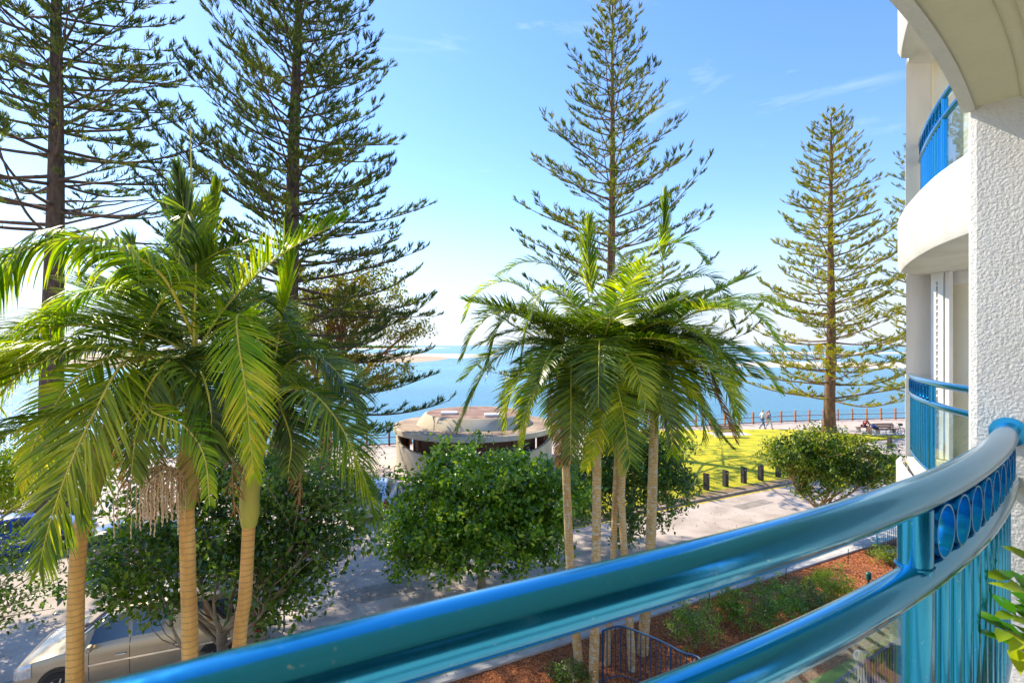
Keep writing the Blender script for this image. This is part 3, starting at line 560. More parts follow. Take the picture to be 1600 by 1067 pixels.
hero(Cc, [(425, 600, 7.6), (400, 540, 7.9), (360, 430, 8.0), (350, 400, 8.0)], seed=35, m='palmd', L_=.7, nside=72, droop=.6)
hero(Cc, [(425, 600, 7.6), (380, 560, 7.3), (340, 550, 7.2), (300, 570, 7.1), (255, 640, 7.1)], seed=36, m='palmd', L_=.8, nside=87, droop=1.2)
# middle clump
GM = 'king palms in the middle clump'
def mpalm(label, pts, tr, cr, sh, seed, nf=16, Lf=2.9, D=11.5, **k):
    return palm(label, [P(x, y, d) for x, y, d in pts], tr, [P(x, y, d) for x, y, d in sh], tr * 1.25, P(*cr), nf, Lf, seed, bark='palmb2', group=GM, LL=.8, nside=70, wd=.032, kr=(1.0, 2.2), e_rng=(58, -14), leafm=('palm', 'palmd'), **k)
mk = dict(rr=.014, wd=.031)
M1 = mpalm('slender leftmost trunk of the middle palm clump, with a dead brown frond hanging beside it', [(914, 1110, 11.6), (905, 1040, 11.6), (892, 900, 11.5), (884, 720, 11.5), (883, 640, 11.5)], .105, (893, 548, 11.5), [(883, 642, 11.5), (886, 600, 11.5), (893, 556, 11.5)], 41, Lf=3.0)
hero(M1, [(890, 550, 11.4), (850, 530, 11.0), (805, 540, 10.8), (764, 572, 10.7), (738, 618, 10.7), (716, 668, 10.7)], seed=51, m='palmd', L_=.85, nside=101, droop=.8, vee=.1, **mk)
hero(M1, [(890, 550, 11.4), (865, 548, 11.0), (838, 596, 10.9), (822, 640, 10.9), (813, 700, 10.9)], seed=52, m='palmy', L_=.32, nside=72, droop=.9, side=(1, 0, 0), **mk)
hero(M1, [(884, 585, 11.3), (893, 610, 11.1), (896, 650, 11.1), (884, 725, 11.1)], seed=53, m='palmb_', rm='rachb', L_=.5, nside=58, droop=1.0, side=(1, 0, 0), label='dead brown frond hanging down the trunk', **mk)
hero(M1, [(888, 590, 11.3), (880, 605, 11.1), (876, 660, 11.1), (872, 728, 11.1)], seed=54, m='palmb_', rm='rachb', L_=.35, nside=52, droop=1.0, side=(1, 0, 0), **mk)
hero(M1, [(893, 550, 11.5), (840, 470, 11.7), (790, 440, 11.8), (745, 460, 11.9), (725, 500, 11.9)], seed=55, m='palm', L_=.65, nside=79, droop=.7, **mk)
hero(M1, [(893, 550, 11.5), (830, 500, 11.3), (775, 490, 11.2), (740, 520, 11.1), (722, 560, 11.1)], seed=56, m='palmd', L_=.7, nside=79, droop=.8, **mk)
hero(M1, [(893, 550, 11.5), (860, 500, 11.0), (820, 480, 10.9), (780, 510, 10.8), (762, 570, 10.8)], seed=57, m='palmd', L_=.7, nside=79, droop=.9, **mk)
M2 = mpalm('second trunk from the left in the middle palm clump, under a bright yellow hanging frond', [(926, 1120, 11.3), (928, 1040, 11.3), (931, 900, 11.2), (933, 720, 11.2), (934, 660, 11.2)], .112, (938, 548, 11.2), [(934, 662, 11.2), (936, 610, 11.2), (938, 560, 11.2)], 42)
hero(M2, [(938, 545, 11.1), (911, 503, 10.7), (884, 460, 10.5), (858, 450, 10.4), (838, 470, 10.3), (822, 515, 10.3), (813, 575, 10.3)], seed=61, m='palm', L_=.62, nside=92, droop=.9, vee=.1, label='bright arching frond facing the balcony', **mk)
hero(M2, [(938, 545, 11.1), (948, 545, 10.6), (950, 600, 10.5), (940, 660, 10.5), (915, 735, 10.5)], seed=62, m='palmy', L_=.6, nside=87, droop=.7, side=(1, 0, 0), label='bright yellow frond hanging in front of the trunk', **mk)
hero(M2, [(936, 540, 11.2), (925, 460, 11.2), (918, 390, 11.2), (921, 338, 11.2)], seed=63, m='palm', L_=.6, nside=65, side=(1, 0, 0), a0=64, a1=78, droop=.08, s0=.4, **mk)
hero(M2, [(938, 545, 11.2), (900, 470, 11.6), (870, 420, 11.9), (820, 410, 12.0), (780, 430, 12.1)], seed=64, m='palmd', L_=.7, nside=72, droop=.7, **mk)
MB().tube(catlen([P(932, 560, 11.1), P(918, 450, 11.1), P(902, 334, 11.1)], n=10), np.linspace(.022, .005, 10), 6).obj('spear_leaf', mt['rach'], M2, True)
M3 = mpalm('third trunk from the left in the middle palm clump, thin and curving at its foot', [(944, 1110, 11.9), (950, 1010, 11.9), (957, 900, 11.9), (962, 760, 11.9), (965, 690, 11.9)], .078, (968, 560, 11.9), [(965, 692, 11.9), (966, 640, 11.9), (968, 570, 11.9)], 43, Lf=2.6, nf=13)
hero(M3, [(966, 560, 11.9), (975, 500, 12.1), (985, 430, 12.2), (960, 380, 12.3)], seed=65, m='palmd', L_=.6, nside=65, droop=.5, **mk)
M4 = mpalm('fourth trunk from the left in the middle palm clump, with green crownshaft low down', [(990, 1090, 11.7), (986, 1010, 11.7), (978, 900, 11.7), (972, 800, 11.7), (972, 740, 11.7)], .092, (978, 545, 11.7), [(972, 742, 11.7), (974, 670, 11.7), (978, 555, 11.7)], 44, Lf=2.9)
hero(M4, [(975, 545, 11.6), (1010, 512, 11.0), (1040, 506, 10.9), (1082, 518, 10.8), (1112, 546, 10.7), (1134, 590, 10.7), (1148, 650, 10.7)], seed=71, m='palm', L_=.85, nside=108, droop=1.0, vee=.15, label='large frond arching over the right side', **mk)
hero(M4, [(978, 540, 11.6), (991, 440, 11.4), (1018, 394, 11.3), (1050, 380, 11.2), (1082, 386, 11.1), (1104, 412, 11.1)], seed=72, m='palm', L_=.55, nside=79, droop=.5, vee=.3, **mk)
hero(M4, [(978, 540, 11.6), (950, 460, 11.9), (975, 400, 12.1), (1010, 385, 12.3)], seed=73, m='palmd', L_=.6, nside=65, droop=.5, **mk)
M5 = mpalm('rightmost and thickest trunk of the middle palm clump', [(1000, 1080, 12.3), (1006, 990, 12.3), (1016, 860, 12.2), (1021, 700, 12.2), (1022, 630, 12.2)], .128, (1027, 540, 12.2), [(1022, 632, 12.2), (1024, 590, 12.2), (1027, 548, 12.2)], 45, Lf=3.1)
hero(M5, [(1027, 540, 12.1), (1060, 490, 12.0), (1105, 482, 11.9), (1150, 478, 11.8), (1190, 500, 11.7), (1222, 545, 11.6)], seed=81, m='palmy', L_=.8, nside=87, droop=1.0, **mk)
hero(M5, [(1027, 540, 12.1), (1080, 480, 12.3), (1140, 468, 12.4), (1200, 472, 12.5), (1240, 492, 12.6)], seed=82, m='palm', L_=.75, nside=79, droop=.8, **mk)
hero(M5, [(1027, 570, 12.1), (1050, 555, 11.6), (1090, 570, 11.3), (1120, 620, 11.2), (1150, 690, 11.2)], seed=83, m='palmb_', rm='rachb', L_=.5, nside=87, droop=1.0, label='brownish drooping frond on the right', **mk)
hero(M5, [(1030, 628, 12.1), (1065, 624, 12.3), (1103, 650, 12.4), (1128, 682, 12.4), (1146, 702, 12.4)], seed=84, m='palmd', L_=.42, nside=72, droop=.9, **mk)
hero(M5, [(1027, 540, 12.1), (1033, 460, 12.1), (1036, 360, 12.1), (1037, 300, 12.1)], seed=85, m='palm', L_=.7, nside=52, side=(1, 0, 0), a0=74, a1=84, droop=.03, s0=.55, **mk)
hero(M5, [(1027, 540, 12.1), (1060, 450, 12.2), (1100, 430, 12.3), (1130, 460, 12.3), (1145, 510, 12.3)], seed=86, m='palmd', L_=.6, nside=72, droop=.8, **mk)
hero(M5, [(1027, 545, 12.0), (1060, 530, 11.6), (1100, 560, 11.5), (1120, 610, 11.5)], seed=87, m='palmd', L_=.7, nside=72, droop=1.1, **mk)
flowers(M5, P(1024, 634, 12.15), [P(1005, 640, 12.0), P(1040, 645, 12.0)], 9, .5, 14)
# ------------------------------------------------------------------ broadleaf trees and shrubs
def broad(name, label, cat, base, blobs, ncl, nleaf, ls, m, bark, seed, tr=.09, group=None, sig=.2, tips=(), up=.5, wr=.6, limbs=40, extra=None):
    r = np.random.default_rng(seed); b = np.array([base[0], base[1], 0.]); th = thing(name, label, cat, tuple(b), 0, group)
    blobs = [np.array(q, float) for q in blobs]; cen = sum(q[:3] for q in blobs) / len(blobs); fork = b + (cen - b) * .46; fork[:2] = b[:2] + (cen - b)[:2] * .12
    wd = []; tk = catlen([b, b * .6 + fork * .4 + np.array([.05, .03, 0]), fork], n=10); MB().tube(tk, np.linspace(tr * 1.3, tr, 10), 10).obj('trunk', mt[bark], th, True)
    vol = np.array([q[3] * q[4] * q[5] for q in blobs]) ** (2 / 3); vol /= vol.sum(); CB = []
    for q, vv in zip(blobs, vol):
        c, R = q[:3], q[3:6]; k = max(3, int(ncl * vv)); d = rdir(r, k); ph = r.random(3) * 9
        lump = 1 + .26 * np.sin(d[:, 0] * 5 + ph[0]) * np.sin(d[:, 1] * 5 + ph[1]) + .2 * np.sin(d[:, 2] * 7 + ph[2]) + r.normal(size=k) * .07
        rad_ = lump * (1 - .6 * r.random(k) ** 2.2); pc = c + d * R * rad_[:, None]; CB.append(pc)
        st0 = tk[r.integers(6, 10)]; mid = st0 + (c - st0) * .55 + r.normal(size=3) * .13 * np.linalg.norm(c - st0) * np.array([1, 1, .5]); l = catlen([st0, mid, c + (0, 0, R[2] * .2)], n=8); wd.append(tube_np(l, np.linspace(tr * .5, tr * .16, 8), 6))
        CB.append(c + rdir(r, max(2, k // 9)) * R * r.uniform(1.1, 1.42, max(2, k // 9))[:, None])
        for j in r.choice(k, min(k, max(4, int(limbs * vv * len(blobs) * .6))), replace=False):
            s0 = l[r.integers(3, 8)]; e = pc[j]; md = (s0 + e) / 2 + r.normal(size=3) * .12 * np.linalg.norm(e - s0); wd.append(tube_np(catlen([s0, md, e], n=6), np.linspace(tr * .16, .006, 6), 4))
    for tp in tips:
        e = np.array(tp, float); l = catlen([fork, (fork + e) / 2 + r.normal(size=3) * .15, e], n=10); wd.append(tube_np(l, np.linspace(tr * .3, .006, 10), 5)); CB.append(l[4:][r.integers(0, 6, 12)] + r.normal(size=(12, 3)) * .14)
    V, Fc = join(wd); from_np('limbs', V, Fc, mt[bark], th, True)
    CB = np.vstack(CB); N = nleaf; idx = r.integers(0, len(CB), N); base_ = CB[idx] + r.normal(size=(N, 3)) * sig * np.array([1, 1, .7])
    cdir = unit(r.normal(size=(len(CB), 3)) + np.array([0, 0, .4])); d = unit(r.normal(size=(N, 3)) * .8 + cdir[idx] * .9 + np.array([0, 0, -.15])); nr = unit(r.normal(size=(N, 3)) * .7 + np.array([0, 0, up * 2]))
    o = leaf_mesh('crown', base_, d, nr, ls * r.uniform(.7, 1.3, N), ls * wr * r.uniform(.8, 1.1, N), mt[m], th)
    return th
def EL(px, py, D, rx, ry, rz):
    p = P(px, py, D); return (p[0], p[1], p[2], rx, ry, rz)
GS = 'street trees along the road'
broad('street_tree', 'dense glossy street tree in front of the round kiosk', 'tree', G(750, 930), [EL(740, 790, 15.6, 2.0, 1.8, 1.7), EL(670, 825, 15.4, 1.35, 1.4, 1.0), EL(830, 800, 15.6, 1.5, 1.5, 1.3), EL(700, 752, 16.2, 1.3, 1.2, .7), EL(770, 738, 16.2, 1.3, 1.2, .6), EL(700, 860, 14.8, 1.0, 1.0, .7), EL(800, 850, 15, 1.2, 1.0, .8), EL(860, 770, 16.2, 1.1, 1.2, .9), EL(640, 865, 15, .7, .8, .55)],
      560, 27000, .15, 'leaf', 'barkg', 61, .1, GS, .17)
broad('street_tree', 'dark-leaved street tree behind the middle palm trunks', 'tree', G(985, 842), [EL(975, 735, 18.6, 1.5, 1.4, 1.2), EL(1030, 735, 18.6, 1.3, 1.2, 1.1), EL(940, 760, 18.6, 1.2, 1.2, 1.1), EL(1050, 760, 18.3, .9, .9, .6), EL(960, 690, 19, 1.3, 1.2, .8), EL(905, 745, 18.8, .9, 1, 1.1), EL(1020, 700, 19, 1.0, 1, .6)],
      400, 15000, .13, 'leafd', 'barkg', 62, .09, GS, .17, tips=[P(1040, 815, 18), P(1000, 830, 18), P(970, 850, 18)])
broad('street_tree', 'round low street tree on the right beside the balcony column', 'tree', G(1284, 838), [EL(1270, 712, 20.3, 1.3, 1.3, .75), EL(1235, 712, 20.3, .9, 1, .6), EL(1330, 715, 20.3, 1.2, 1.2, .75), EL(1370, 725, 20.3, .75, .9, .55), EL(1300, 738, 20, 1.3, 1.2, .5), EL(1345, 745, 20, .8, .8, .35), EL(1275, 690, 20.6, .9, .9, .5), EL(1270, 765, 20.2, .5, .5, .3)],
      400, 15000, .125, 'leafg', 'barko', 63, .1, GS, .15)
broad('street_tree', 'large sparse street tree leaning over the champagne van', 'tree', G(345, 1105), [EL(440, 800, 11.5, 1.5, 1.3, 1.1), EL(380, 740, 11.8, 1.3, 1.2, .7), EL(500, 770, 11.8, 1.0, 1.1, .8), EL(330, 830, 11, 1.2, 1.1, .9), EL(250, 800, 11, 1.1, 1.1, .8), EL(200, 870, 10.6, 1.0, 1, .7), EL(430, 870, 11, 1.0, 1, .8), EL(490, 850, 11.2, .7, .8, .6), EL(350, 890, 10.6, .8, .8, .5), EL(200, 905, 10.3, .9, .7, .22), EL(255, 935, 9.9, .55, .5, .16)],
      480, 13500, .13, 'leafd', 'barkg', 64, .1, GS, .17, tips=[P(150, 945, 10), P(560, 800, 11), P(540, 850, 11), P(500, 900, 11), P(470, 950, 11)])
broad('street_tree', 'bright bushy street tree at the left edge above the blue car', 'tree', (-15.2, 13.6), [EL(-30, 760, 14.5, 1.3, 1.4, .6), EL(50, 730, 15, 1.3, 1.3, .6), EL(120, 730, 15.5, 1.6, 1.6, .8), EL(-60, 760, 14.5, 1.8, 1.6, 1.4)], 240, 8000, .12, 'leafl', 'barkg', 65, .09, GS, .2)
broad('street_tree', 'twiggy branches with bronze-green leaves at the lower left edge', 'tree', (-13.2, 10.2), [EL(-60, 900, 9.6, 1.1, 1, .8), EL(-10, 860, 9.8, .5, .6, .3)], 90, 2600, .085, 'leafd', 'barkg', 66, .07, GS, .18, tips=[P(60, 880, 9.4), P(100, 905, 9.4), P(40, 925, 9.4), P(85, 950, 9.4), P(110, 860, 9.6), P(30, 895, 9.2), P(70, 915, 9.3)])
broad('gum_tree', 'spreading tree with orange-lit twisting limbs and yellow leaves behind the tall dark pine', 'tree', (pX(505, 31), 31), [EL(520, 470, 31, 3.0, 2.6, 1.3), EL(585, 490, 31, 2.6, 2.4, 1.1), EL(560, 440, 31, 2.6, 2.4, 1.0), EL(470, 500, 31, 2.2, 2.2, 1.3), EL(600, 590, 30, 1.8, 1.8, .7), EL(640, 520, 31, 1.2, 1.2, .6), EL(540, 560, 31, 1.6, 1.6, .6), EL(470, 600, 31, 1.5, 1.5, .9)],
      260, 13000, .17, 'leafy', 'barko', 67, .34, None, .3, limbs=90)
# trees seen between the palms on the left and low shrubs
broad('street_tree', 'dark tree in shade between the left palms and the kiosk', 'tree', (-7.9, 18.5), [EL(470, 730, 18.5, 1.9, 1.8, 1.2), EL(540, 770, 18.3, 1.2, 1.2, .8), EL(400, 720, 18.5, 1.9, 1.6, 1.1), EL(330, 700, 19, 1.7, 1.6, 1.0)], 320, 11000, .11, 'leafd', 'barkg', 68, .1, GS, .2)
GSH = 'shrubs in the mulch bed'
def shrub(label, px, py, w_, h_, m, seed, n=3000, ls=.06, up=.5):
    X, Y = G(px, py, .1); z = .1
    return broad('shrub', label, 'shrub', (X, Y), [(X, Y, z + h_ * .62, w_ * .5, w_ * .5, h_ * .4), (X - w_ * .25, Y, z + h_ * .45, w_ * .33, w_ * .35, h_ * .33), (X + w_ * .25, Y + .1, z + h_ * .5, w_ * .35, w_ * .35, h_ * .35)], 130, n, ls, m, 'barkg', seed, .025, GSH, .07, up=up, wr=.45)
shrub('small open shrub with thin stems nearest the blue garden fence', 1085, 1015, 1.1, 1.25, 'leaf', 71, 2600)
shrub('broad bushy green shrub in the middle of the mulch bed', 1200, 985, 1.7, 1.25, 'leaf', 72, 5200)
shrub('lime-green shrub beside the path at the back of the bed', 1298, 938, 1.3, .85, 'leafl', 73, 3200)
shrub('low lime shrub between the open shrub and the bushy one', 1140, 968, .8, .7, 'leafl', 74, 1400)
shrub('dark shrub at the right of the bushy green one', 1262, 968, 1.2, .9, 'leafd', 75, 3000)
shrub('small bright shrub close to the blue railing post', 1385, 880, .9, .55, 'leafl', 76, 1200)
shrub('small dark shrub on the mulch left of the palm clump', 893, 1066, .75, .4, 'leafd', 77, 1200)
shrub('bright green shrub on the garden lawn behind the glass', 1372, 1012, .9, .8, 'leafl', 78, 2000)
# young palm
yp = thing('young_palm', 'small young palm beside the ledge of the neighbouring balcony', 'palm', (*G(1402, 772), 0))
for i in range(11):
    frond(yp, arch(np.array([*G(1402, 772), .5]), i * .57, rad(60 - (i % 3) * 12), 1.5, 1.5), L_=.4, wd=.03, nside=26, seed=300 + i, m='palmd', rr=.012, droop=.6)
MB().tube([(*G(1402, 772), 0), (*G(1402, 772), .55)], [.09, .06], 8).obj('trunk', mt['barkg'], yp, True)
# far tree line on the spit
fr = np.random.default_rng(5); x0 = GW(560, 544.5)[0]; bs = []
tl = []
for k in range(90):
    px = 380 + 262 * (k / 90) + fr.normal() * 2; X, Y = GW(px, 544.6); hh = 4 + 4 * fr.random(); N = 60; d = rdir(fr, N)
    c = np.array([X, Y, WZ + hh * .5]); b_ = c + d * np.array([9, 9, hh * .5]); tl.append(scatter_quads(b_, rdir(fr, N), rdir(fr, N), 5, 4, 0, 1, (1, .4)))
V, Fc = join(tl); tag(from_np('far_tree_line', V, Fc, mt['leafd']), 'low dark wood on the distant sand spit at the horizon', 'wood', kind='stuff')
# grass tufts on the park lawn edge (stuff)
N = 16000; uu = fr.uniform(10.3, 30, N); vv_ = 17.9 + fr.random(N) ** 1.5 * 9; X = uu * .887 - vv_ * .462; Y = uu * .462 + vv_ * .887; b_ = np.stack([X, Y, np.full(N, .115)], 1)
d = unit(np.stack([fr.normal(size=N) * .4, fr.normal(size=N) * .4, np.ones(N)], 1)); V, Fc = scatter_quads(b_, d, rdir(fr, N), fr.uniform(.03, .09, N), .012, 0, 1, (1, .1))
tag(from_np('grass', V, Fc, leafmat('lawn_blades', (.35, .36, .02), (.62, .52, .03), .4, (1.2, 1.1, .4), .7)), 'short dry yellow-green grass of the park lawn', 'grass', kind='stuff')
N = 3200; uu = fr.uniform(-14, 26, N); vv_ = np.where(fr.random(N) < .5, fr.normal(12.3, .25, N), fr.uniform(10.8, 17.5, N)); X = uu * .887 - vv_ * .462; Y = uu * .462 + vv_ * .887
b_ = np.stack([X, Y, np.full(N, .128)], 1); b_[vv_ > 12.15, 2] = .016; d = unit(np.stack([fr.normal(size=N), fr.normal(size=N), fr.uniform(0, .3, N)], 1)); V, Fc = scatter_quads(b_, d, unit(np.cross(d, np.array([0, 0, 1.])) + fr.normal(size=(N, 3)) * .2), fr.uniform(.04, .10, N), .035, 0, 2, (.2, 1, .1))
tag(from_np('leaf_litter', V, Fc, leafmat('dry_leaf', (.14, .07, .025), (.38, .24, .09), .1, (1, 1, 1), .8, 2)), 'dry fallen leaves scattered on the road and footpath', 'leaf litter', kind='stuff')
# mulch chips (stuff)
N = 42000; uu = fr.uniform(-12, 24, N); vv_ = fr.uniform(5.6, 10.6, N); X = uu * .887 - vv_ * .462; Y = uu * .462 + vv_ * .887; ok = ~((X > 3.6) & (Y < 10.9 + (X - 5.9) * .62)); X, Y = X[ok], Y[ok]; N = len(X)
b_ = np.stack([X, Y, np.full(N, .11)], 1); d = unit(np.stack([fr.normal(size=N), fr.normal(size=N), fr.uniform(0, .5, N)], 1)); V, Fc = scatter_quads(b_, d, rdir(fr, N), fr.uniform(.03, .09, N), .025, 0, 1, (1, .7))
tag(from_np('mulch_chips', V, Fc, leafmat('mulch_chip', (.26, .07, .02), (.70, .26, .08), .05, (1, 1, 1), .9, 2)), 'reddish bark chips covering the garden bed', 'mulch', kind='stuff')
# ------------------------------------------------------------------ round kiosk
KX, KY = -2.4, 33.0
kk = thing('round_kiosk', 'round concrete kiosk with stepped disc roof by the water', 'kiosk', (KX, KY, 0))
MB().lathe([(3.75, 2.56), (5.12, 2.5), (5.14, 2.46), (5.14, 2.2), (4.3, 2.2), (0.1, 2.2)], (KX, KY, 0), 96, caps=False).obj('roof_ring', mt['concb'], kk, True)
MB().lathe([(3.72, 2.572), (4.95, 2.525), (4.95, 2.52)], (KX, KY, 0), 96, caps=False).obj('roof_gravel', mt['kring'], kk, True)
MB().lathe([(3.72, 2.53), (3.22, 3.18), (3.10, 3.23), (3.05, 3.215)], (KX, KY, 0), 96, caps=False).obj('upper_drum', mt['concb'], kk, True)
MB().lathe([(0.01, 3.26), (3.08, 3.212)], (KX, KY, 0), 96, caps=False).obj('upper_roof', mt['kroof'], kk)
MB().lathe([(3.9, 0), (3.9, 2.22)], (KX, KY, 0), 72, caps=False).obj('inner_wall', mt['brickd'], kk, True)
for k, (px, py) in enumerate(((702, 646.5), (770, 649.5))):
    X, Y = G(px, py, 3.24); f = MB().box((X, Y, 3.30), (1.0, .8, .12), .1).obj('skylight', mt['white'], kk)
# curved screen walls with a scooped top
def screen(a0, a1, h0, h1, hm, R=4.95, name='screen_wall'):
    V, Fc = [], []; n = 40
    for i in range(n + 1):
        f = i / n; a = a0 + (a1 - a0) * f; h = (h0 * (1 - f) + h1 * f); h = h - (hm) * math.sin(min(1, f * 1.0) * pi) ** .8
        for rr_ in (R, R - .2):
            for z in (0, h): V.append((KX + rr_ * math.cos(a), KY + rr_ * math.sin(a), z))
    for i in range(n):
        b = i * 4; c = b + 4; Fc += [(b, c, c + 1, b + 1), (b + 2, b + 3, c + 3, c + 2), (b + 1, c + 1, c + 3, b + 3)]
    Fc += [(0, 1, 3, 2), (n * 4, n * 4 + 2, n * 4 + 3, n * 4 + 1)]
    MB().add(V, Fc).obj(name, mt['concb'], kk)
screen(rad(165), rad(262), 2.2, 1.15, .12); screen(rad(286), rad(375), 1.15, 2.2, .12)
for k in range(10): 
    a = rad(190 + k * 38); MB().box((KX + 4.5 * math.cos(a), KY + 4.5 * math.sin(a), 1.1), (.25, .25, 2.2), a).obj('column', mt['brickd'], kk)
MB().box((KX - .3, KY - 3.95, 1.05), (1.1, .1, 2.1)).obj('door', mt['dark'], kk)
# ------------------------------------------------------------------ promenade fence
Q = catlen([p for p in shore[1:8]], step=1.62); Q = Q[(Q[:, 0] > -34) & (Q[:, 0] < 44)]; Q[:, 1] -= .35
pf = thing('promenade_fence', 'timber post and rail fence along the edge of the water', 'fence', (Q[0][0], Q[0][1], 0))
for i, (x, y) in enumerate(Q):
    MB().box((x, y, .57), (.14, .14, 1.14), .2, .012).obj('post', mt['post'] if x > 4 else mt['postd'], pf)
for z, r_, nm in ((.62, .032, 'rail'), (.12, .045, 'rail'), (1.02, .008, 'wire'), (.86, .007, 'wire'), (.38, .007, 'wire')):
    MB().tube([(x, y - (0.10 if nm == 'rail' else 0), z) for x, y in Q], r_, 6).obj(nm, mt['postd'] if nm == 'rail' else mt['steel'], pf)
# ------------------------------------------------------------------ bollards
words = ['in the shadow of the dark street tree', 'second from the left beside the palm trunk', 'third from the left', 'fourth from the left', 'fifth from the left', 'sixth from the left', 'seventh from the left, next to the round street tree', 'last in the row, half hidden by the round street tree', 'alone at the right beside the path, below the bench']
pts = [(1036.7, 780), (1071, 774.5), (1103.6, 768.7), (1133.6, 763), (1162, 757.6), (1188.7, 753.4), (1216, 748), (1238, 741.6), (1390, 701.5)]
bo = thing('bollard', 'x', 'bollard', (0, 0, 0), 0, 'black timber bollards along the lawn')
mb = MB(); s_ = .11; mb.add([(-s_, -s_, 0), (s_, -s_, 0), (s_, s_, 0), (-s_, s_, 0), (-s_, -s_, .90), (s_, -s_, .84), (s_, s_, .84), (-s_, s_, .90)], [(3, 2, 1, 0), (4, 5, 6, 7), (0, 1, 5, 4), (1, 2, 6, 5), (2, 3, 7, 6), (3, 0, 4, 7)]); mb.obj('timber_body', mt['bollard'], bo, world=False)
mb = MB().box((0, -s_ - .004, .72), (.1, .006, .06)); mb.obj('reflector', mt['steel'], bo, world=False)
for i, (p, wd_) in enumerate(zip(pts, words)):
    o = bo if i == 0 else copy_tree(bo); X, Y = G(*p); o.location = (X, Y, .0 if i == 8 else .1); o.rotation_euler = (0, 0, RA + random.Random(i).uniform(-.2, .2)); o['label'] = 'black square timber bollard ' + wd_
# ------------------------------------------------------------------ benches, bicycle, posts
def bench(label, px, py, rz, back=True, group='park benches', L_=1.9):
    X, Y = G(px, py, .12); t = thing('park_bench', label, 'bench', (X, Y, .12), rz, group)
    m = MB()
    for k in range(4): m.box((0, -.18 + k * .12, .45), (L_, .1, .04), bev=.006)
    m.obj('seat', mt['bench'], t, world=False)
    if back:
        m = MB()
        for k in range(3): m.box((0, .27 + k * .03, .58 + k * .13), (L_, .035, .11), bev=.006)
        m.obj('backrest', mt['bench'], t, world=False)
    for sx in (-1, 1):
        m = MB().box((sx * L_ * .38, 0, .21), (.07, .4, .42))
        if back: m.box((sx * L_ * .38, .33, .5), (.05, .05, .75))
        m.obj('leg', mt['concrete'], t, world=False)
    return t
b1 = bench('brown bench with a backrest on the right pad beside the bicycle', 1384, 679, .12)
b2 = bench('backless bench under the man in red', 1349, 675.5, .2, False, L_=1.3)
b3 = bench('brown bench behind the drooping palm frond, on a concrete pad', 1136, 683, .12, L_=2.5)
wp = thing('utility_post', 'short white post just left of the lawn pine trunk', 'post', (*G(1285, 674), .0)); x, y = G(1285, 674)
MB().box((x, y, .45), (.34, .25, .9), 0, .02).obj('housing', mt['white'], wp); MB().box((x, y, .93), (.38, .29, .05), 0, .01).obj('cap', mt['concrete'], wp)
def bicycle(label, px, py, rz):
    X, Y = G(px, py, .12); t = thing('bicycle', label, 'bicycle', (X, Y, .12), rz)
    def tor(c, R, r_, m, nm, par):
        a = np.linspace(0, 2 * pi, 29); V, Fc = tube_np(np.stack([c[0] + R * np.cos(a), np.full(29, c[1]), c[2] + R * np.sin(a)], 1), r_, 6); o = from_np(nm, V, Fc, m, None, True); o.parent = par; return o
    for cx in (-.52, .52):
        w_ = tor((cx, 0, .34), .32, .022, mt['tyre'], 'wheel', t); tor((cx, 0, .34), .29, .012, mt['rim'], 'rim', w_)
        sp = MB()
        for k in range(14):
            a = k * 2 * pi / 14; sp.tube([(cx, 0, .34), (cx + .29 * math.cos(a), 0, .34 + .29 * math.sin(a))], .0022, 3)
        q = sp.obj('spokes', mt['steel'], None); q.parent = w_
    f = MB()
    for a, b_ in (((-.52, 0, .34), (-.1, 0, .32)), ((-.1, 0, .32), (-.2, 0, .82)), ((-.52, 0, .34), (-.17, 0, .72)), ((-.17, 0, .72), (.36, 0, .78)), ((-.1, 0, .32), (.36, 0, .72)), ((.34, 0, .92), (.52, 0, .34))): f.tube([a, b_], .018, 8)
    f.obj('frame', mt['trim'], t, True, False)
    MB().tube([(-.34, 0, .87), (-.2, 0, .88), (-.08, 0, .86)], [.06, .055, .02], 8).obj('saddle', mt['trim'], t, True, False)
    MB().tube([(.3, -.28, .98), (.36, -.1, 1.0), (.34, 0, .93), (.36, .1, 1.0), (.3, .28, .98)], .014, 6).obj('handlebar', mt['trim'], t, True, False)
    MB().box((.45, 0, .92), (.22, .26, .2), 0, .02).obj('basket', mt['green'], t, False, False)
    MB().lathe([(.09, -.01), (.09, .01)], (-.1, 0.03, .32), 14, 'Y').obj('chainring', mt['steel'], t, False, False)
bicycle('parked bicycle with a front bag right of the bench', 1399, 681, .1)
# ------------------------------------------------------------------ people
def skin_mesh(pts, edges, radii, sub=1):
    me = bpy.data.meshes.new('tmp'); me.from_pydata(pts, edges, []); o = bpy.data.objects.new('tmp', me); C.objects.link(o)
    m = o.modifiers.new('s', 'SKIN'); sv = me.skin_vertices[0].data
    for v, r_ in zip(sv, radii): v.radius = (r_, r_) if np.isscalar(r_) else r_
    sv[0].use_root = True; s2 = o.modifiers.new('u', 'SUBSURF'); s2.levels = sub; s2.render_levels = sub
    dg = bpy.context.evaluated_depsgraph_get(); e = o.evaluated_get(dg); nm = bpy.data.meshes.new_from_object(e)
    V = np.array([v.co[:] for v in nm.vertices]); Fc = [tuple(p.vertices) for p in nm.polygons]; bpy.data.objects.remove(o); bpy.data.meshes.remove(nm); return V, Fc
def chain(mb, pts, radii, sub=1):
    V, Fc = skin_mesh([tuple(p) for p in pts], [(i, i + 1) for i in range(len(pts) - 1)], radii, sub); mb.add(V, Fc)
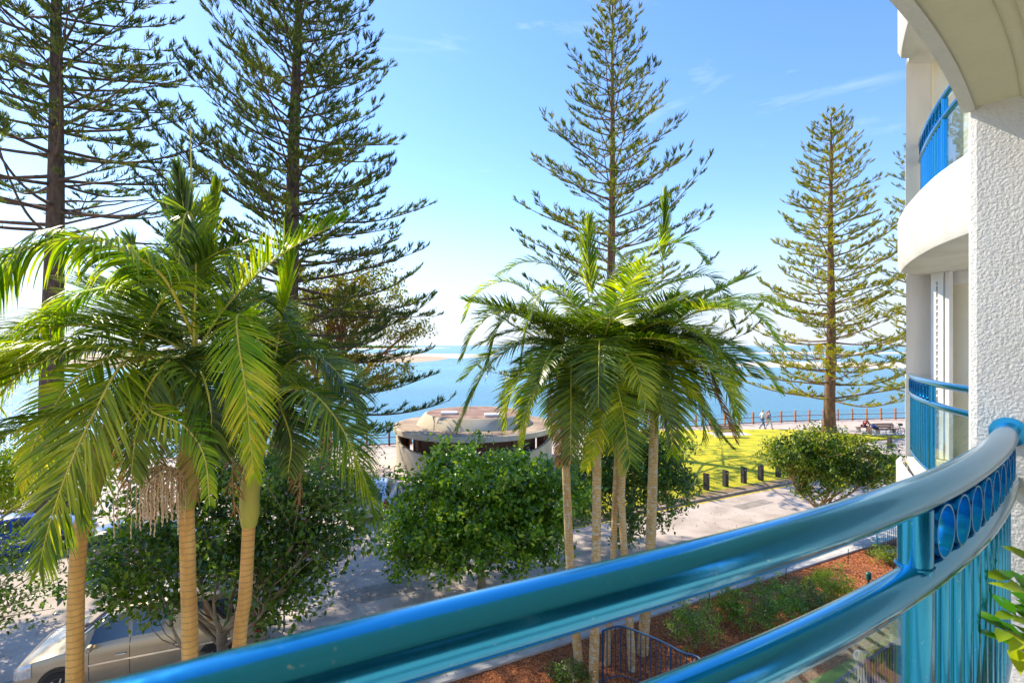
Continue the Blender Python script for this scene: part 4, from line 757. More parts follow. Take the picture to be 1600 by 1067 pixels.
def person(label, loc, rz, J, top, bottom, hair, shirt_long=False, shorts=False, group=None):
    """J: joints in local metres: pelvis chest neck head | shL elL wrL shR elR wrR | hipL knL anL toL, hipR knR anR toR"""
    t = thing('person', label, 'person', loc, rz, group); V3 = lambda k: Vector(J[k])
    keys = ['pelvis', 'waist', 'chest', 'neck', 'head', 'crown', 'shL', 'elL', 'wrL', 'haL', 'shR', 'elR', 'wrR', 'haR', 'hipL', 'knL', 'anL', 'toL', 'hipR', 'knR', 'anR', 'toR']
    J = dict(J); J['waist'] = tuple((Vector(J['pelvis']) * .5 + Vector(J['chest']) * .5)); hd = (Vector(J['head']) - Vector(J['neck'])).normalized(); J['crown'] = tuple(Vector(J['head']) + hd * .09)
    for s in 'LR':
        d = (Vector(J['wr' + s]) - Vector(J['el' + s])).normalized(); J['ha' + s] = tuple(Vector(J['wr' + s]) + d * .08)
    idx = {k: i for i, k in enumerate(keys)}; R = dict(pelvis=(.13, .10), waist=(.12, .09), chest=(.14, .10), neck=.05, head=(.078, .09), crown=(.05, .055), shL=.055, elL=.04, wrL=.026, haL=(.035, .018), shR=.055, elR=.04, wrR=.026, haR=(.035, .018), hipL=.08, knL=.055, anL=.036, toL=.035, hipR=.08, knR=.055, anR=.036, toR=.035)
    E = [('pelvis', 'waist'), ('waist', 'chest'), ('chest', 'neck'), ('neck', 'head'), ('head', 'crown')]
    for s in 'LR': E += [('chest', 'sh' + s), ('sh' + s, 'el' + s), ('el' + s, 'wr' + s), ('wr' + s, 'ha' + s), ('pelvis', 'hip' + s), ('hip' + s, 'kn' + s), ('kn' + s, 'an' + s), ('an' + s, 'to' + s)]
    mb = MB(); V, Fc = skin_mesh([J[k] for k in keys], [(idx[a], idx[b]) for a, b in E], [R[k] for k in keys], 2); mb.add(V, Fc)
    for s in 'LR':
        h = Vector(J['ha' + s]); d = (h - Vector(J['wr' + s])).normalized(); sd_ = d.cross(Vector((0, 1, 0))).normalized() if abs(d.y) < .9 else Vector((1, 0, 0))
        for k in range(4):
            o = h + sd_ * (-.027 + .018 * k); l = (.06, .072, .068, .052)[k]; chain(mb, [o, o + d * l * .5, o + d * l * .85 + Vector((0, .012, -.006))], [.009, .008, .006])
        o = h - d * .05 + sd_ * .03; chain(mb, [o, o + sd_ * .03 + d * .02, o + sd_ * .035 + d * .05], [.011, .009, .007])
    hv = Vector(J['head']); f = Vector((0, 1, 0)); chain(mb, [hv + f * .075, hv + f * .108 - hd * .012], [.014, .011])
    for sx in (-1, 1): mb.lathe([(.001, -.02), (.02, 0), (.001, .02)], tuple(hv + Vector((sx * .082, 0, 0))), 8)
    mb.obj('body', mt['skin'], t, True, False)
    c = MB(); ks = ['pelvis', 'waist', 'chest', 'neck', 'shL', 'elL', 'shR', 'elR'] + (['wrL', 'wrR'] if shirt_long else []); ix = {k: i for i, k in enumerate(ks)}
    ed = [('pelvis', 'waist'), ('waist', 'chest'), ('chest', 'neck'), ('chest', 'shL'), ('shL', 'elL'), ('chest', 'shR'), ('shR', 'elR')] + ([('elL', 'wrL'), ('elR', 'wrR')] if shirt_long else [])
    Rc = {k: tuple(np.array(R[k] if not np.isscalar(R[k]) else (R[k], R[k])) + .018) for k in ks}; Rc['neck'] = (.058, .058); J2 = dict(J); J2['neck'] = tuple(Vector(J['chest']) * .35 + Vector(J['neck']) * .65)
    if not shirt_long:
        for s in 'LR': J2['el' + s] = tuple(Vector(J['sh' + s]) * .25 + Vector(J['el' + s]) * .75)
    V, Fc = skin_mesh([J2[k] for k in ks], [(ix[a], ix[b]) for a, b in ed], [Rc[k] for k in ks], 2); c.add(V, Fc); c.obj('shirt', top, t, True, False)
    c = MB(); ks = ['pelvis', 'hipL', 'knL', 'hipR', 'knR'] + ([] if shorts else ['anL', 'anR']); ix = {k: i for i, k in enumerate(ks)}; ed = [('pelvis', 'hipL'), ('hipL', 'knL'), ('pelvis', 'hipR'), ('hipR', 'knR')] + ([] if shorts else [('knL', 'anL'), ('knR', 'anR')])
    Rc = {k: tuple(np.array(R[k] if not np.isscalar(R[k]) else (R[k], R[k])) + .02) for k in ks}; J2 = dict(J)
    if shorts:
        for s in 'LR': J2['kn' + s] = tuple(Vector(J['hip' + s]) * .15 + Vector(J['kn' + s]) * .85)
    else:
        for s in 'LR': J2['an' + s] = tuple(Vector(J['kn' + s]) * .1 + Vector(J['an' + s]) * .9)
    V, Fc = skin_mesh([J2[k] for k in ks], [(ix[a], ix[b]) for a, b in ed], [Rc[k] for k in ks], 2); c.add(V, Fc); c.obj('shorts' if shorts else 'trousers', bottom, t, True, False)
    h = MB(); ce = hv + hd * .045 - f * .018; V, Fc = skin_mesh([tuple(ce - hd * .05 - f * .02), tuple(ce), tuple(ce + hd * .05)], [(0, 1), (1, 2)], [.075, .088, .055], 2); h.add(V, Fc); h.obj('hair', hair, t, True, False)
    for s in 'LR':
        a, b_ = Vector(J['an' + s]), Vector(J['to' + s]); c = MB(); chain(c, [a - (b_ - a) * .25 + Vector((0, 0, -.03)), a * .4 + b_ * .6, b_], [.045, .045, .035], 2); c.obj('shoe', mt['trim'], t, True, False)
    return t
walk = dict(pelvis=(0, 0, .96), chest=(0, .03, 1.36), neck=(0, .04, 1.52), head=(0, .06, 1.66), shL=(-.19, .03, 1.43), elL=(-.24, -.1, 1.17), wrL=(-.23, .02, .95), shR=(.19, .03, 1.43), elR=(.24, .08, 1.16), wrR=(.22, .26, .98),
            hipL=(-.09, 0, .92), knL=(-.09, .22, .52), anL=(-.09, .28, .09), toL=(-.09, .45, .06), hipR=(.09, 0, .92), knR=(.09, .02, .50), anR=(.09, -.33, .16), toR=(.09, -.2, .05))
walk2 = {k: ((-v[0]), v[1], v[2] * .96) for k, v in walk.items()}
X, Y = G(1191, 670.5); person('left walker on the promenade in pale top and dark trousers', (X, Y, 0), rad(-85), walk, mt['wcl'], mt['ncl'], mt['hairg'], True, group='walkers on the promenade')
X, Y = G(1201, 671); person('right walker on the promenade in navy top, mid-stride', (X, Y, 0), rad(-80), walk2, mt['ncl'], mt['wcl'], mt['hair'], True, group='walkers on the promenade')
sit = dict(pelvis=(0, 0, .55), chest=(0, .22, .90), neck=(0, .34, 1.02), head=(0, .44, 1.13), shL=(-.19, .24, .93), elL=(-.22, .45, .72), wrL=(-.12, .66, .66), shR=(.19, .24, .93), elR=(.22, .45, .72), wrR=(.12, .66, .66),
           hipL=(-.1, .03, .54), knL=(-.15, .46, .52), anL=(-.13, .42, .09), toL=(-.13, .6, .05), hipR=(.1, .03, .54), knR=(.15, .46, .52), anR=(.13, .42, .09), toR=(.13, .6, .05))
person('seated man in a red shirt leaning forward', (b2.location.x, b2.location.y, .12), rad(-80), sit, mt['red'], mt['jean'], mt['hairg'], False, True)
bend = dict(sit); bend.update(chest=(0, .33, .80), neck=(0, .47, .86), head=(0, .60, .90), shL=(-.2, .36, .83), shR=(.2, .36, .83), elL=(-.25, .52, .60), elR=(.25, .52, .60), wrL=(-.16, .68, .42), wrR=(.16, .68, .42))
person('person in a bright blue shirt bent over at the left end of the bench', (b1.location.x - .75, b1.location.y, .12), rad(75), bend, mt['bcl'], mt['jean'], mt['hair'], False, True)
# ------------------------------------------------------------------ cars
def car(label, loc, rz, paint, st, Lw, wr=.32, group='cars parked along the road', wheels=(1.45, -1.35)):
    """st rows: x, zbot, zbelt, zroof, halfwidth, roof halfwidth"""
    t = thing('parked_car', label, 'car', loc, rz, group); st = np.array(st, float); n = 61
    xs = np.linspace(st[0, 0], st[-1, 0], n); A_ = [np.interp(-xs, -st[:, 0], st[:, i]) for i in range(1, 6)]
    ker = np.array([.25, .5, .25])
    for q in range(len(A_)):
        a = A_[q].copy(); 
        for _ in range(2): a[1:-1] = np.convolve(a, ker, 'valid')
        A_[q] = a
    zb, zt, zr, hw, rw = A_
    def sec(i):
        h = zr[i] - zt[i]; return [(hw[i] * .80, zb[i]), (hw[i] * .95, zb[i] + .05), (hw[i] * .99, zb[i] + .2), (hw[i] * 1.0, zb[i] * .45 + zt[i] * .55), (hw[i] * .985, zt[i] - .06), (hw[i] * .95, zt[i]), (rw[i] * 1.0 + (hw[i] * .95 - rw[i]) * .12, zt[i] + h * .86), (rw[i] * .9, zt[i] + h * .97), (rw[i] * .5, zr[i] + .012), (0, zr[i] + .02)]
    G_ = np.zeros((n, 19, 3))
    for i in range(n):
        s = sec(i); full = s + [(-y, z) for y, z in s[-2::-1]]
        for j, (y, z) in enumerate(full): G_[i, j] = (xs[i], y, z)
    V = G_.reshape(-1, 3); k = 19; Fc = [(i * k + j, i * k + j + 1, (i + 1) * k + j + 1, (i + 1) * k + j) for i in range(n - 1) for j in range(k - 1)] + [(i * k, (i + 1) * k, (i + 1) * k + k - 1, i * k + k - 1) for i in range(n - 1)]
    Fc += [tuple(range(k - 1, -1, -1)), tuple((n - 1) * k + j for j in range(k))]; mb = MB().add(V, [f[::-1] for f in Fc]); body = mb.obj('body', paint, t, True, False)
    gn = np.gradient(G_, axis=0); gm = np.gradient(G_, axis=1); Nn = unit(np.cross(gm, gn))
    if Nn[30, 3][1] < 0: Nn = -Nn
    def samp(x, j):
        i = np.interp(-x, -xs, np.arange(n)); a = int(min(i, n - 2)); b_ = int(min(j, k - 2)); fi, fj = i - a, j - b_
        f = lambda Q: (Q[a, b_] * (1 - fi) * (1 - fj) + Q[a + 1, b_] * fi * (1 - fj) + Q[a, b_ + 1] * (1 - fi) * fj + Q[a + 1, b_ + 1] * fi * fj)
        return f(G_) + Nn_off * f(Nn)
    def patch(name, x0, x1, j0, j1, m, off=.008, x0b=None, x1b=None, par=None):
        nonlocal Nn_off
        Nn_off = off; a, b_ = 10, 8; V = []
        for u in range(a + 1):
            for v in range(b_ + 1):
                fv = v / b_; xa = x0 + ((x0b if x0b is not None else x0) - x0) * fv; xb = x1 + ((x1b if x1b is not None else x1) - x1) * fv
                V.append(samp(xa + (xb - xa) * u / a, j0 + (j1 - j0) * fv))
        Fc = [(u * (b_ + 1) + v, (u + 1) * (b_ + 1) + v, (u + 1) * (b_ + 1) + v + 1, u * (b_ + 1) + v + 1) for u in range(a) for v in range(b_)]
        q = MB().add(V, Fc).obj(name, m, None, True); q.parent = par or t; return q
    Nn_off = 0
    return t, patch, xs, A_
van_st = [(2.42, .38, .60, .60, .55, .40), (2.36, .24, .72, .74, .74, .55), (2.15, .20, .84, .86, .84, .66), (1.75, .19, .93, .96, .89, .70), (1.42, .19, .99, 1.04, .905, .70), (.72, .19, 1.03, 1.55, .915, .64), (.35, .19, 1.04, 1.66, .915, .645), (-.8, .19, 1.06, 1.70, .915, .65), (-1.8, .19, 1.08, 1.66, .91, .64), (-2.2, .22, 1.08, 1.52, .89, .62), (-2.38, .28, 1.0, 1.10, .84, .62), (-2.42, .38, .65, .68, .78, .6)]
hat_st = [(2.1, .36, .56, .56, .55, .4), (2.03, .22, .68, .70, .74, .55), (1.8, .18, .80, .83, .82, .62), (1.3, .17, .88, .92, .86, .66), (.95, .17, .91, .97, .87, .64), (.25, .17, .94, 1.36, .875, .58), (-.1, .17, .95, 1.43, .875, .585), (-1.0, .17, .97, 1.42, .875, .58), (-1.7, .19, .98, 1.25, .86, .58), (-1.98, .25, .93, 1.0, .8, .56), (-2.05, .36, .6, .63, .7, .5)]
def finish(t, patch, van, wheels, hw, wr):
    e = .35 if van else -.1
    if van: sides = [((1.02, .30), (.95, .36)), ((.24, -.72), (.24, -.72)), ((-.80, -1.62), (-.80, -1.62)), ((-1.70, -2.15), (-1.70, -2.02))]; ws = (1.38, .72); rw_ = (-2.2, -2.34)
    else: sides = [((.72, -.30), (.10, -.30)), ((-.38, -1.15), (-.38, -1.12)), ((-1.22, -1.7), (-1.22, -1.45))]; ws = (.92, .26); rw_ = (-1.72, -1.95)
    for (lo, hi) in sides:
        for j0, j1 in ((5.12, 5.92), (12.88, 12.08)): patch('side_window', lo[0], lo[1], j0, j1, mt['carglass'], .006, hi[0], hi[1])
    patch('windscreen', ws[0], ws[1], 6.3, 11.7, mt['carglass'], .01); patch('rear_window', rw_[0], rw_[1], 6.4, 11.6, mt['carglass'], .01)
    f = 2.40 if van else 2.08
    for j0, j1 in ((3.1, 4.9), (14.9, 13.1)): patch('headlight', f - .04, f - .42, j0, j1, mt['lens'], .012); patch('tail_light', -f + .06, -f + .22, j0, j1 + (.6 if j1 < 9 else -.6), mt['redlens'], .01)
    for x in ((1.0, .27, -.76, -1.66) if van else (.75, -.34, -1.2)):
        for j0, j1 in ((1.5, 5.1), (16.5, 12.9)): patch('door_gap', x, x - .012, j0, j1, mt['trim'], .003)
    for x in ((.42, -.62) if van else (-.15,)):
        for sy in (1, -1): MB().box((x, sy * (hw + .012), .80 if van else .74), (.2, .03, .035), 0, .008).obj('door_handle', mt['chrome'], t, False, False)
    for sy in (1, -1):
        MB().box(((.95 if van else .62), sy * (hw + .09), 1.06 if van else .96), (.10, .18, .12), 0, .02).obj('wing_mirror', t.children[0].data.materials[0], t, False, False)
        patch('side_moulding', 1.0, -1.7, 3.0 if sy > 0 else 15.0, 3.12 if sy > 0 else 14.88, mt['chrome'], .012)
    for x in wheels:
        for sy in (1, -1):
            MB().lathe([(wr + .06, -.02), (wr + .06, .012)], (x, sy * (hw - .006), wr + .02), 28, 'Y').obj('wheel_arch', mt['trim'], t, True, False)
            y = sy * (hw - .075); w_ = MB().lathe([(.18, -.1), (wr * .93, -.1), (wr, -.07), (wr, .07), (wr * .93, .1), (.18, .1)], (x, y, wr), 28, 'Y').obj('wheel', mt['tyre'], t, True, False)
            rb = MB().lathe([(.205, .085), (.19, .102), (.18, .085)] if sy > 0 else [(.18, -.085), (.19, -.102), (.205, -.085)], (x, y, wr), 28, 'Y', caps=False); rb.lathe([(.06, -.11), (.06, .11)], (x, y, wr), 12, 'Y')
            for k in range(7):
                a = k * 2 * pi / 7; rb.tube([(x, y + sy * .1, wr), (x + .19 * math.cos(a), y + sy * .095, wr + .19 * math.sin(a))], [.028, .02], 5)
            q = rb.obj('rim', mt['rim'], None, True); q.parent = w_
    if van:
        for sy in (-1, 1): MB().tube([(.2, sy * .56, 1.69), (.1, sy * .58, 1.75), (-1.7, sy * .58, 1.75), (-1.85, sy * .56, 1.68)], .014, 6).obj('roof_rail', mt['trim'], t, True, False)
    MB().box((f + .0, 0, .42), (.05, 1.0, .18), 0, .02).obj('grille', mt['trim'], t, False, False)
vx, vy = P(240, 1050, 12.1)[:2]
va = rad(21)
t, pt, xs_, A__ = car('champagne people carrier parked at the kerb under the left palms', (-8.45, 12.15, .006), va + pi, mt['gold'], van_st, 4.84); finish(t, pt, True, (1.5, -1.42), .915, .33)
X, Y = G(228, 880); t, pt, *_ = car('dark grey hatchback on the far side of the road behind the hanging flower strings', (X, Y + .4, .006), RA + .05, mt['greycar'], hat_st, 4.2); finish(t, pt, False, (1.3, -1.25), .875, .31)
X, Y = G(8, 880); t, pt, *_ = car('bright blue hatchback at the far left edge', (X - .3, Y + 1.0, .006), RA + .3, mt['bluecar'], hat_st, 4.2); finish(t, pt, False, (1.3, -1.25), .875, .31)
X, Y = G(578, 805); t, pt, *_ = car('white car behind the dense street tree, left of the kiosk', (X, Y + .9, .006), RA + 1.2, mt['whitecar'], hat_st, 4.2); finish(t, pt, False, (1.3, -1.25), .875, .31)
# ------------------------------------------------------------------ street lamp, sign pole, wall, stakes, garden light
lx, ly = G(404, 1002); lp = thing('street_lamp', 'dark green heritage street lamp half hidden by the sparse street tree', 'street lamp', (lx, ly, 0))
MB().lathe([(.2, 0), (.2, .12), (.15, .2), (.13, .5), (.15, .55), (.09, .62), (.07, 1.2), (.055, 3.6), (.05, 3.8)], (lx, ly, 0), 16).obj('pole', mt['green'], lp, True)
MB().lathe([(.05, 3.8), (.1, 3.86), (.2, 4.25), (.22, 4.28), (.12, 4.42), (.02, 4.5)], (lx, ly, 0), 12).obj('lantern', mt['lens'], lp, True); MB().lathe([(.24, 4.27), (.13, 4.45), (.02, 4.56)], (lx, ly, 0), 12).obj('cap', mt['green'], lp, True)
lx, ly = G(444, 985); sp_ = thing('sign_pole', 'thin grey pole standing right of the green street lamp', 'pole', (lx, ly, 0)); MB().tube([(lx, ly, 0), (lx, ly, 2.5)], .025, 8).obj('pole', mt['steel'], sp_, True); MB().box((lx, ly - .03, 2.3), (.3, .01, .4)).obj('plate', mt['steel'], sp_)
bw = thing('boundary_wall', 'low rendered wall with pale flat coping behind the thick palm trunk', 'wall', (-4.7, 9.6, 0)); 
MB().box((-4.75, 10.0, .75), (2.9, .4, 1.5), rad(20)).obj('wall', mt['render'], bw); MB().box((-4.75, 10.0, 1.53), (3.0, .52, .08), rad(20), .01).obj('coping', mt['concrete'], bw)
for i, (px, py, lb) in enumerate(((1325, 881, 'thin dark stake in the bed edge below the tubular rail, the right one'), (1108, 950, 'thin dark stake beside the path near the open shrub'), (1228, 905, 'thin dark stake beside the path between the shrubs'))):
    X, Y = G(px, py, .1); tag(MB().tube([(X, Y, .05), (X + .01, Y, .62)], .012, 6).obj('garden_stake', mt['trim']), lb, 'stake', 'stakes along the path')
wr_ = [(*UN(u, 10.68), .0) for u in np.linspace(1, 20, 10)]
X, Y = G(1357, 925, .1); gl_ = thing('garden_light', 'small green bollard light with louvred head on the mulch', 'garden light', (X, Y, .1))
MB().lathe([(.035, 0), (.035, .42)], (X, Y, .1), 12).obj('stem', mt['green'], gl_, True)
hm = MB()
for k in range(4): hm.lathe([(.05, .40 + k * .04), (.085, .405 + k * .04), (.05, .43 + k * .04)], (X, Y, .1), 16)
hm.lathe([(.085, .56), (.06, .6), (.01, .62)], (X, Y, .1), 16); hm.obj('louvred_head', mt['green'], gl_, True)
# garden fences
def gfence(label, pts, top, h, m, r_=.022, step=.115, zb=.12, cat='fence', name='garden_fence'):
    Q = catlen(np.array(pts, float), step=step); t = thing(name, label, cat, (Q[0][0], Q[0][1], 0), 0, 'blue metal garden fences')
    q = MB().tube([(x, y, zb + top) for x, y in Q], r_, 10).obj('top_rail', m, t, True); MB().tube([(x, y, zb + .03) for x, y in Q], .014, 8).obj('bottom_rail', m, t, True)
    for i, (x, y) in enumerate(Q[:95]):
        big = (i % 14 == 0) or i == len(Q) - 1
        MB().tube([(x, y, zb - .1 if big else zb + .1), (x, y, zb + top)], .024 if big else .0115, 8).obj('post' if big else 'baluster', m, t, True)
gfence('curved dark blue garden fence beside the middle palm trunks', [G(942, 985, 1.25), G(965, 978, 1.25), G(985, 982, 1.25), G(1030, 1000, 1.25), G(1065, 1018, 1.25), G(1098, 1035, 1.25), G(1100, 1120, 1.25)], 1.13, 1.1, mt['dblue'])
gfence('blue garden fence panel far behind the railing post', [G(1370, 823, 1.1), G(1408, 815, 1.1), G(1470, 803, 1.1)], 1.0, 1, mt['blue'])
gfence('blue pool fence on the garden lawn, seen through the glass panel', [G(1296, 1075, 1.2), G(1330, 1050, 1.2), G(1388, 1010, 1.2), G(1440, 980, 1.2)], 1.1, 1, mt['dblue'])
# wicker chair on the garden terrace
X, Y = G(1365, 1100, .13); ch = thing('garden_chair', 'pale curved-back garden chair on the lawn behind the glass panel', 'chair', (X, Y, .13), .5)
m = MB(); 
for k in range(9):
    a = -.9 + k * .225; m.tube([(.26 * math.sin(a), .26 * math.cos(a), .42), (.3 * math.sin(a), .3 * math.cos(a) + .03, .9)], .01, 6)
a = np.linspace(-1.1, 1.1, 15); m.tube(np.stack([.31 * np.sin(a), .31 * np.cos(a) + .03, .92 - .05 * np.abs(a)], 1), .02, 8); m.obj('backrest', mt['wood'], ch, True, False)
MB().lathe([(.26, .40), (.28, .42), (.28, .45), (.26, .47)], (0, 0, 0), 20).obj('seat', mt['wood'], ch, True, False)
for sx in (-1, 1):
    for sy in (-1, 1): MB().tube([(sx * .17, sy * .17, .41), (sx * .22, sy * .22, 0)], .016, 6).obj('leg', mt['wood'], ch, True, False)
# ------------------------------------------------------------------ building
RC = [(-2.6, -1.0), (-1.8, -.45), (-1.1, -.0), (-.7, .27), (-.32, .51), (-.078, .62), (0, .66), (.246, .786), (.61, .975), (.857, 1.14), (1.148, 1.33), (1.39, 1.524), (1.674, 1.76), (1.87, 1.94), (2.01, 2.075)]
RZ = EYE - .35; RZ2 = EYE - .5475; TR = .0398
_q = catlen(RC, n=300)
for _ in range(420): _q[1:-1] = _q[1:-1] * .5 + (_q[:-2] + _q[2:]) * .25
RC = [tuple(p) for p in _q[::6]] + [tuple(_q[-1])]
bd = thing('apartment_building', 'white rendered apartment building with curved balconies at the right edge', 'building', (5.5, 4.0, 0))
wn = np.array([-.77, -.64]); wdv = np.array([.64, -.77]); wc = np.array([1.93, 2.17]); back = np.array([.77, .64])
def wallpts(c, ln, th, bev=.03):
    a = c + wdv * bev; b_ = c - wdv * 0 + back * bev; return [tuple(c + wdv * ln), tuple(a + 0 * back), tuple(c + wdv * bev * .3 + back * bev * .3), tuple(b_), tuple(c + back * th), tuple(c + wdv * ln + back * th)]
MB().prism(wallpts(wc, 3.0, .30), 0, 8.52).obj('side_wall', mt['stucco'], bd)
edge = catlen([(x - .08, y + .105) for x, y in RC], n=60); inner = [(3.9, -2.4), (-.8, -4)]
sl_ = [tuple(p) for p in edge] + [(2.25, 2.05), (4.6, -.8), (3.9, -3.4), (-2.2, -4)]
MB().prism(sl_, 8.50, 8.60).obj('ceiling_slab', mt['soffit'], bd)
e2 = catlen([(x - .085, y + .112) for x, y in RC], n=60); V = []; n = len(e2)
for x, y in e2: V += [(x, y, 8.488), (x, y, 8.53), (x + .03, y - .03, 8.488)]
MB().add(V, [(i * 3, i * 3 + 3, i * 3 + 4, i * 3 + 1) for i in range(n - 1)] + [(i * 3, i * 3 + 2, i * 3 + 5, i * 3 + 3) for i in range(n - 1)]).obj('slab_edge', mt['stucco'], bd)
rb = catlen([(x + .035, y - .045) for x, y in RC[8:]], n=50); MB().tube([(x, y, 8.503) for x, y in rb], .022, 10).obj('drip_rib', mt['soffit'], bd, True)
MB().prism([tuple(p) for p in catlen([(x - .10, y + .13) for x, y in RC], n=50)] + [(2.2, 2.1), (4.6, -.8), (3.9, -3.4), (-2.2, -4)], 5.55, 6.1).obj('floor_slab', mt['render'], bd)
MB().prism([(-5.2, -5.6), (4.4, -.6), (4.2, -3.4), (-5.2, -8)], 0, 12).obj('rear_wall', mt['cream'], bd)
for k in range(6):
    f0, f1 = .08 + k * .15, .08 + k * .15 + .14; a_ = np.array([-5.2, -5.6]) * (1 - f0) + np.array([4.4, -.6]) * f0; b_ = np.array([-5.2, -5.6]) * (1 - f1) + np.array([4.4, -.6]) * f1; n_ = np.array([-.462, .887]) * .03
    MB().prism([tuple(a_), tuple(b_), tuple(b_ + n_), tuple(a_ + n_)], 6.14, 8.3).obj('added_dark_glazing', mt['carglass'], bd)  # unseen dark glazing, added so the front rail reflects a dark band
# neighbouring balconies
NC = [(4.66, 5.98), (4.50, 5.75), (4.28, 5.4), (4.08, 5.05), (3.90, 4.7), (3.74, 4.35), (3.60, 3.95), (3.46, 3.5), (3.25, 3.0), (3.0, 2.6)]
def slabN(z0, z1, off, nm):
    e = catlen([(x - .13 + off, y + .06) for x, y in NC], n=40); b = .12; V = []; n = len(e); prof = [(.30, 0), (.10, .0), (.03, .03), (0, .10), (0, z1 - z0 - .05), (.04, z1 - z0)]
    T = unit(np.gradient(e, axis=0)); Nr = np.stack([-T[:, 1], T[:, 0]], 1); Nr *= np.sign(Nr[:, :1] + 1e-9)
    for i in range(n):
        for d, z in prof: V.append((e[i, 0] + Nr[i, 0] * d, e[i, 1] + Nr[i, 1] * d, z0 + z))
    k = len(prof); MB().add(V, [(i * k + j, i * k + j + 1, (i + 1) * k + j + 1, (i + 1) * k + j) for i in range(n - 1) for j in range(k - 1)]).obj('balcony_fascia', mt['render'], bd, True)
    inn = [(x + .13, y) for x, y in e]; MB().prism([tuple(p) for p in inn] + [(6.5, 2.6), (6.5, 6.3), (4.86, 6.3)], z0 + .012, z1 - .012).obj(nm, mt['render'], bd)
slabN(5.5, 6.2, 0, 'balcony_floor'); slabN(8.33, 8.98, .02, 'balcony_floor'); slabN(10.85, 11.5, .02, 'balcony_floor'); pass
for z0, z1, dx in ((6.15, 8.36, .0), (8.95, 10.9, .0), (0, 5.55, 0)): MB().prism([(4.71 + dx, 6.12), (4.99, 6.10), (5.4, 6.2), (5.6, 6.7), (5.19 + dx, 6.7)], z0, z1).obj('column', mt['render'], bd)
MB().prism([(4.68, 6.09), (5.01, 6.075), (5.5, 6.55), (5.16, 6.72)], 6.18, 7.12).obj('column_plinth', mt['render'], bd); MB().prism([(4.68, 6.09), (5.01, 6.075), (5.5, 6.55), (5.16, 6.72)], 8.96, 9.86).obj('column_plinth', mt['render'], bd)
MB().prism([(5.0, 6.1), (5.02, 6.1), (6.1, 2.8), (6.3, 2.8), (6.3, 6.4), (5.2, 6.4)], 0, 12).obj('inner_wall', mt['cream'], bd)
def shutter(nm, a, b_, z0, z1):
    a, b_ = np.array(a), np.array(b_); d = (b_ - a); L_ = np.linalg.norm(d); d /= L_; rz = math.atan2(d[1], d[0]); c = (a + b_) / 2; o = None
    fr_ = MB(); fr_.box((*(a + d * .03), (z0 + z1) / 2), (.06, .04, z1 - z0), rz); fr_.box((*(b_ - d * .03), (z0 + z1) / 2), (.06, .04, z1 - z0), rz); fr_.box((*c, z0 + .05), (L_ - .12, .038, .1), rz); fr_.box((*c, z1 - .05), (L_ - .12, .038, .1), rz)
    lv = fr_; z = z0 + .13
    nrm = np.array([-d[1], d[0]])
    while z < z1 - .12:
        V = []
        for e in (a + d * .06, b_ - d * .06):
            for s, zz in ((-.025, -.02), (.025, .02)): V += [(*(e + nrm * s), z + zz), (*(e + nrm * s), z + zz + .008)]
        lv.add(V, [(0, 2, 6, 4), (1, 5, 7, 3), (0, 1, 3, 2), (4, 6, 7, 5), (0, 4, 5, 1), (2, 3, 7, 6)]); z += .075
    fr_.obj('shutter', mt['white'], bd)
shutter('s', (4.925, 6.0), (4.95, 5.86), 6.2, 8.34); shutter('s', (5.22, 5.86), (5.35, 5.5), 6.2, 8.34)
MB().box((4.965, 5.815, 7.27), (.045, .05, 2.14)).obj('door_frame', mt['white'], bd)
MB().prism([(4.99, 6.05), (5.2, 5.3), (5.28, 5.3), (5.07, 6.05)], 8.2, 8.34).obj('door_head', mt['white'], bd)
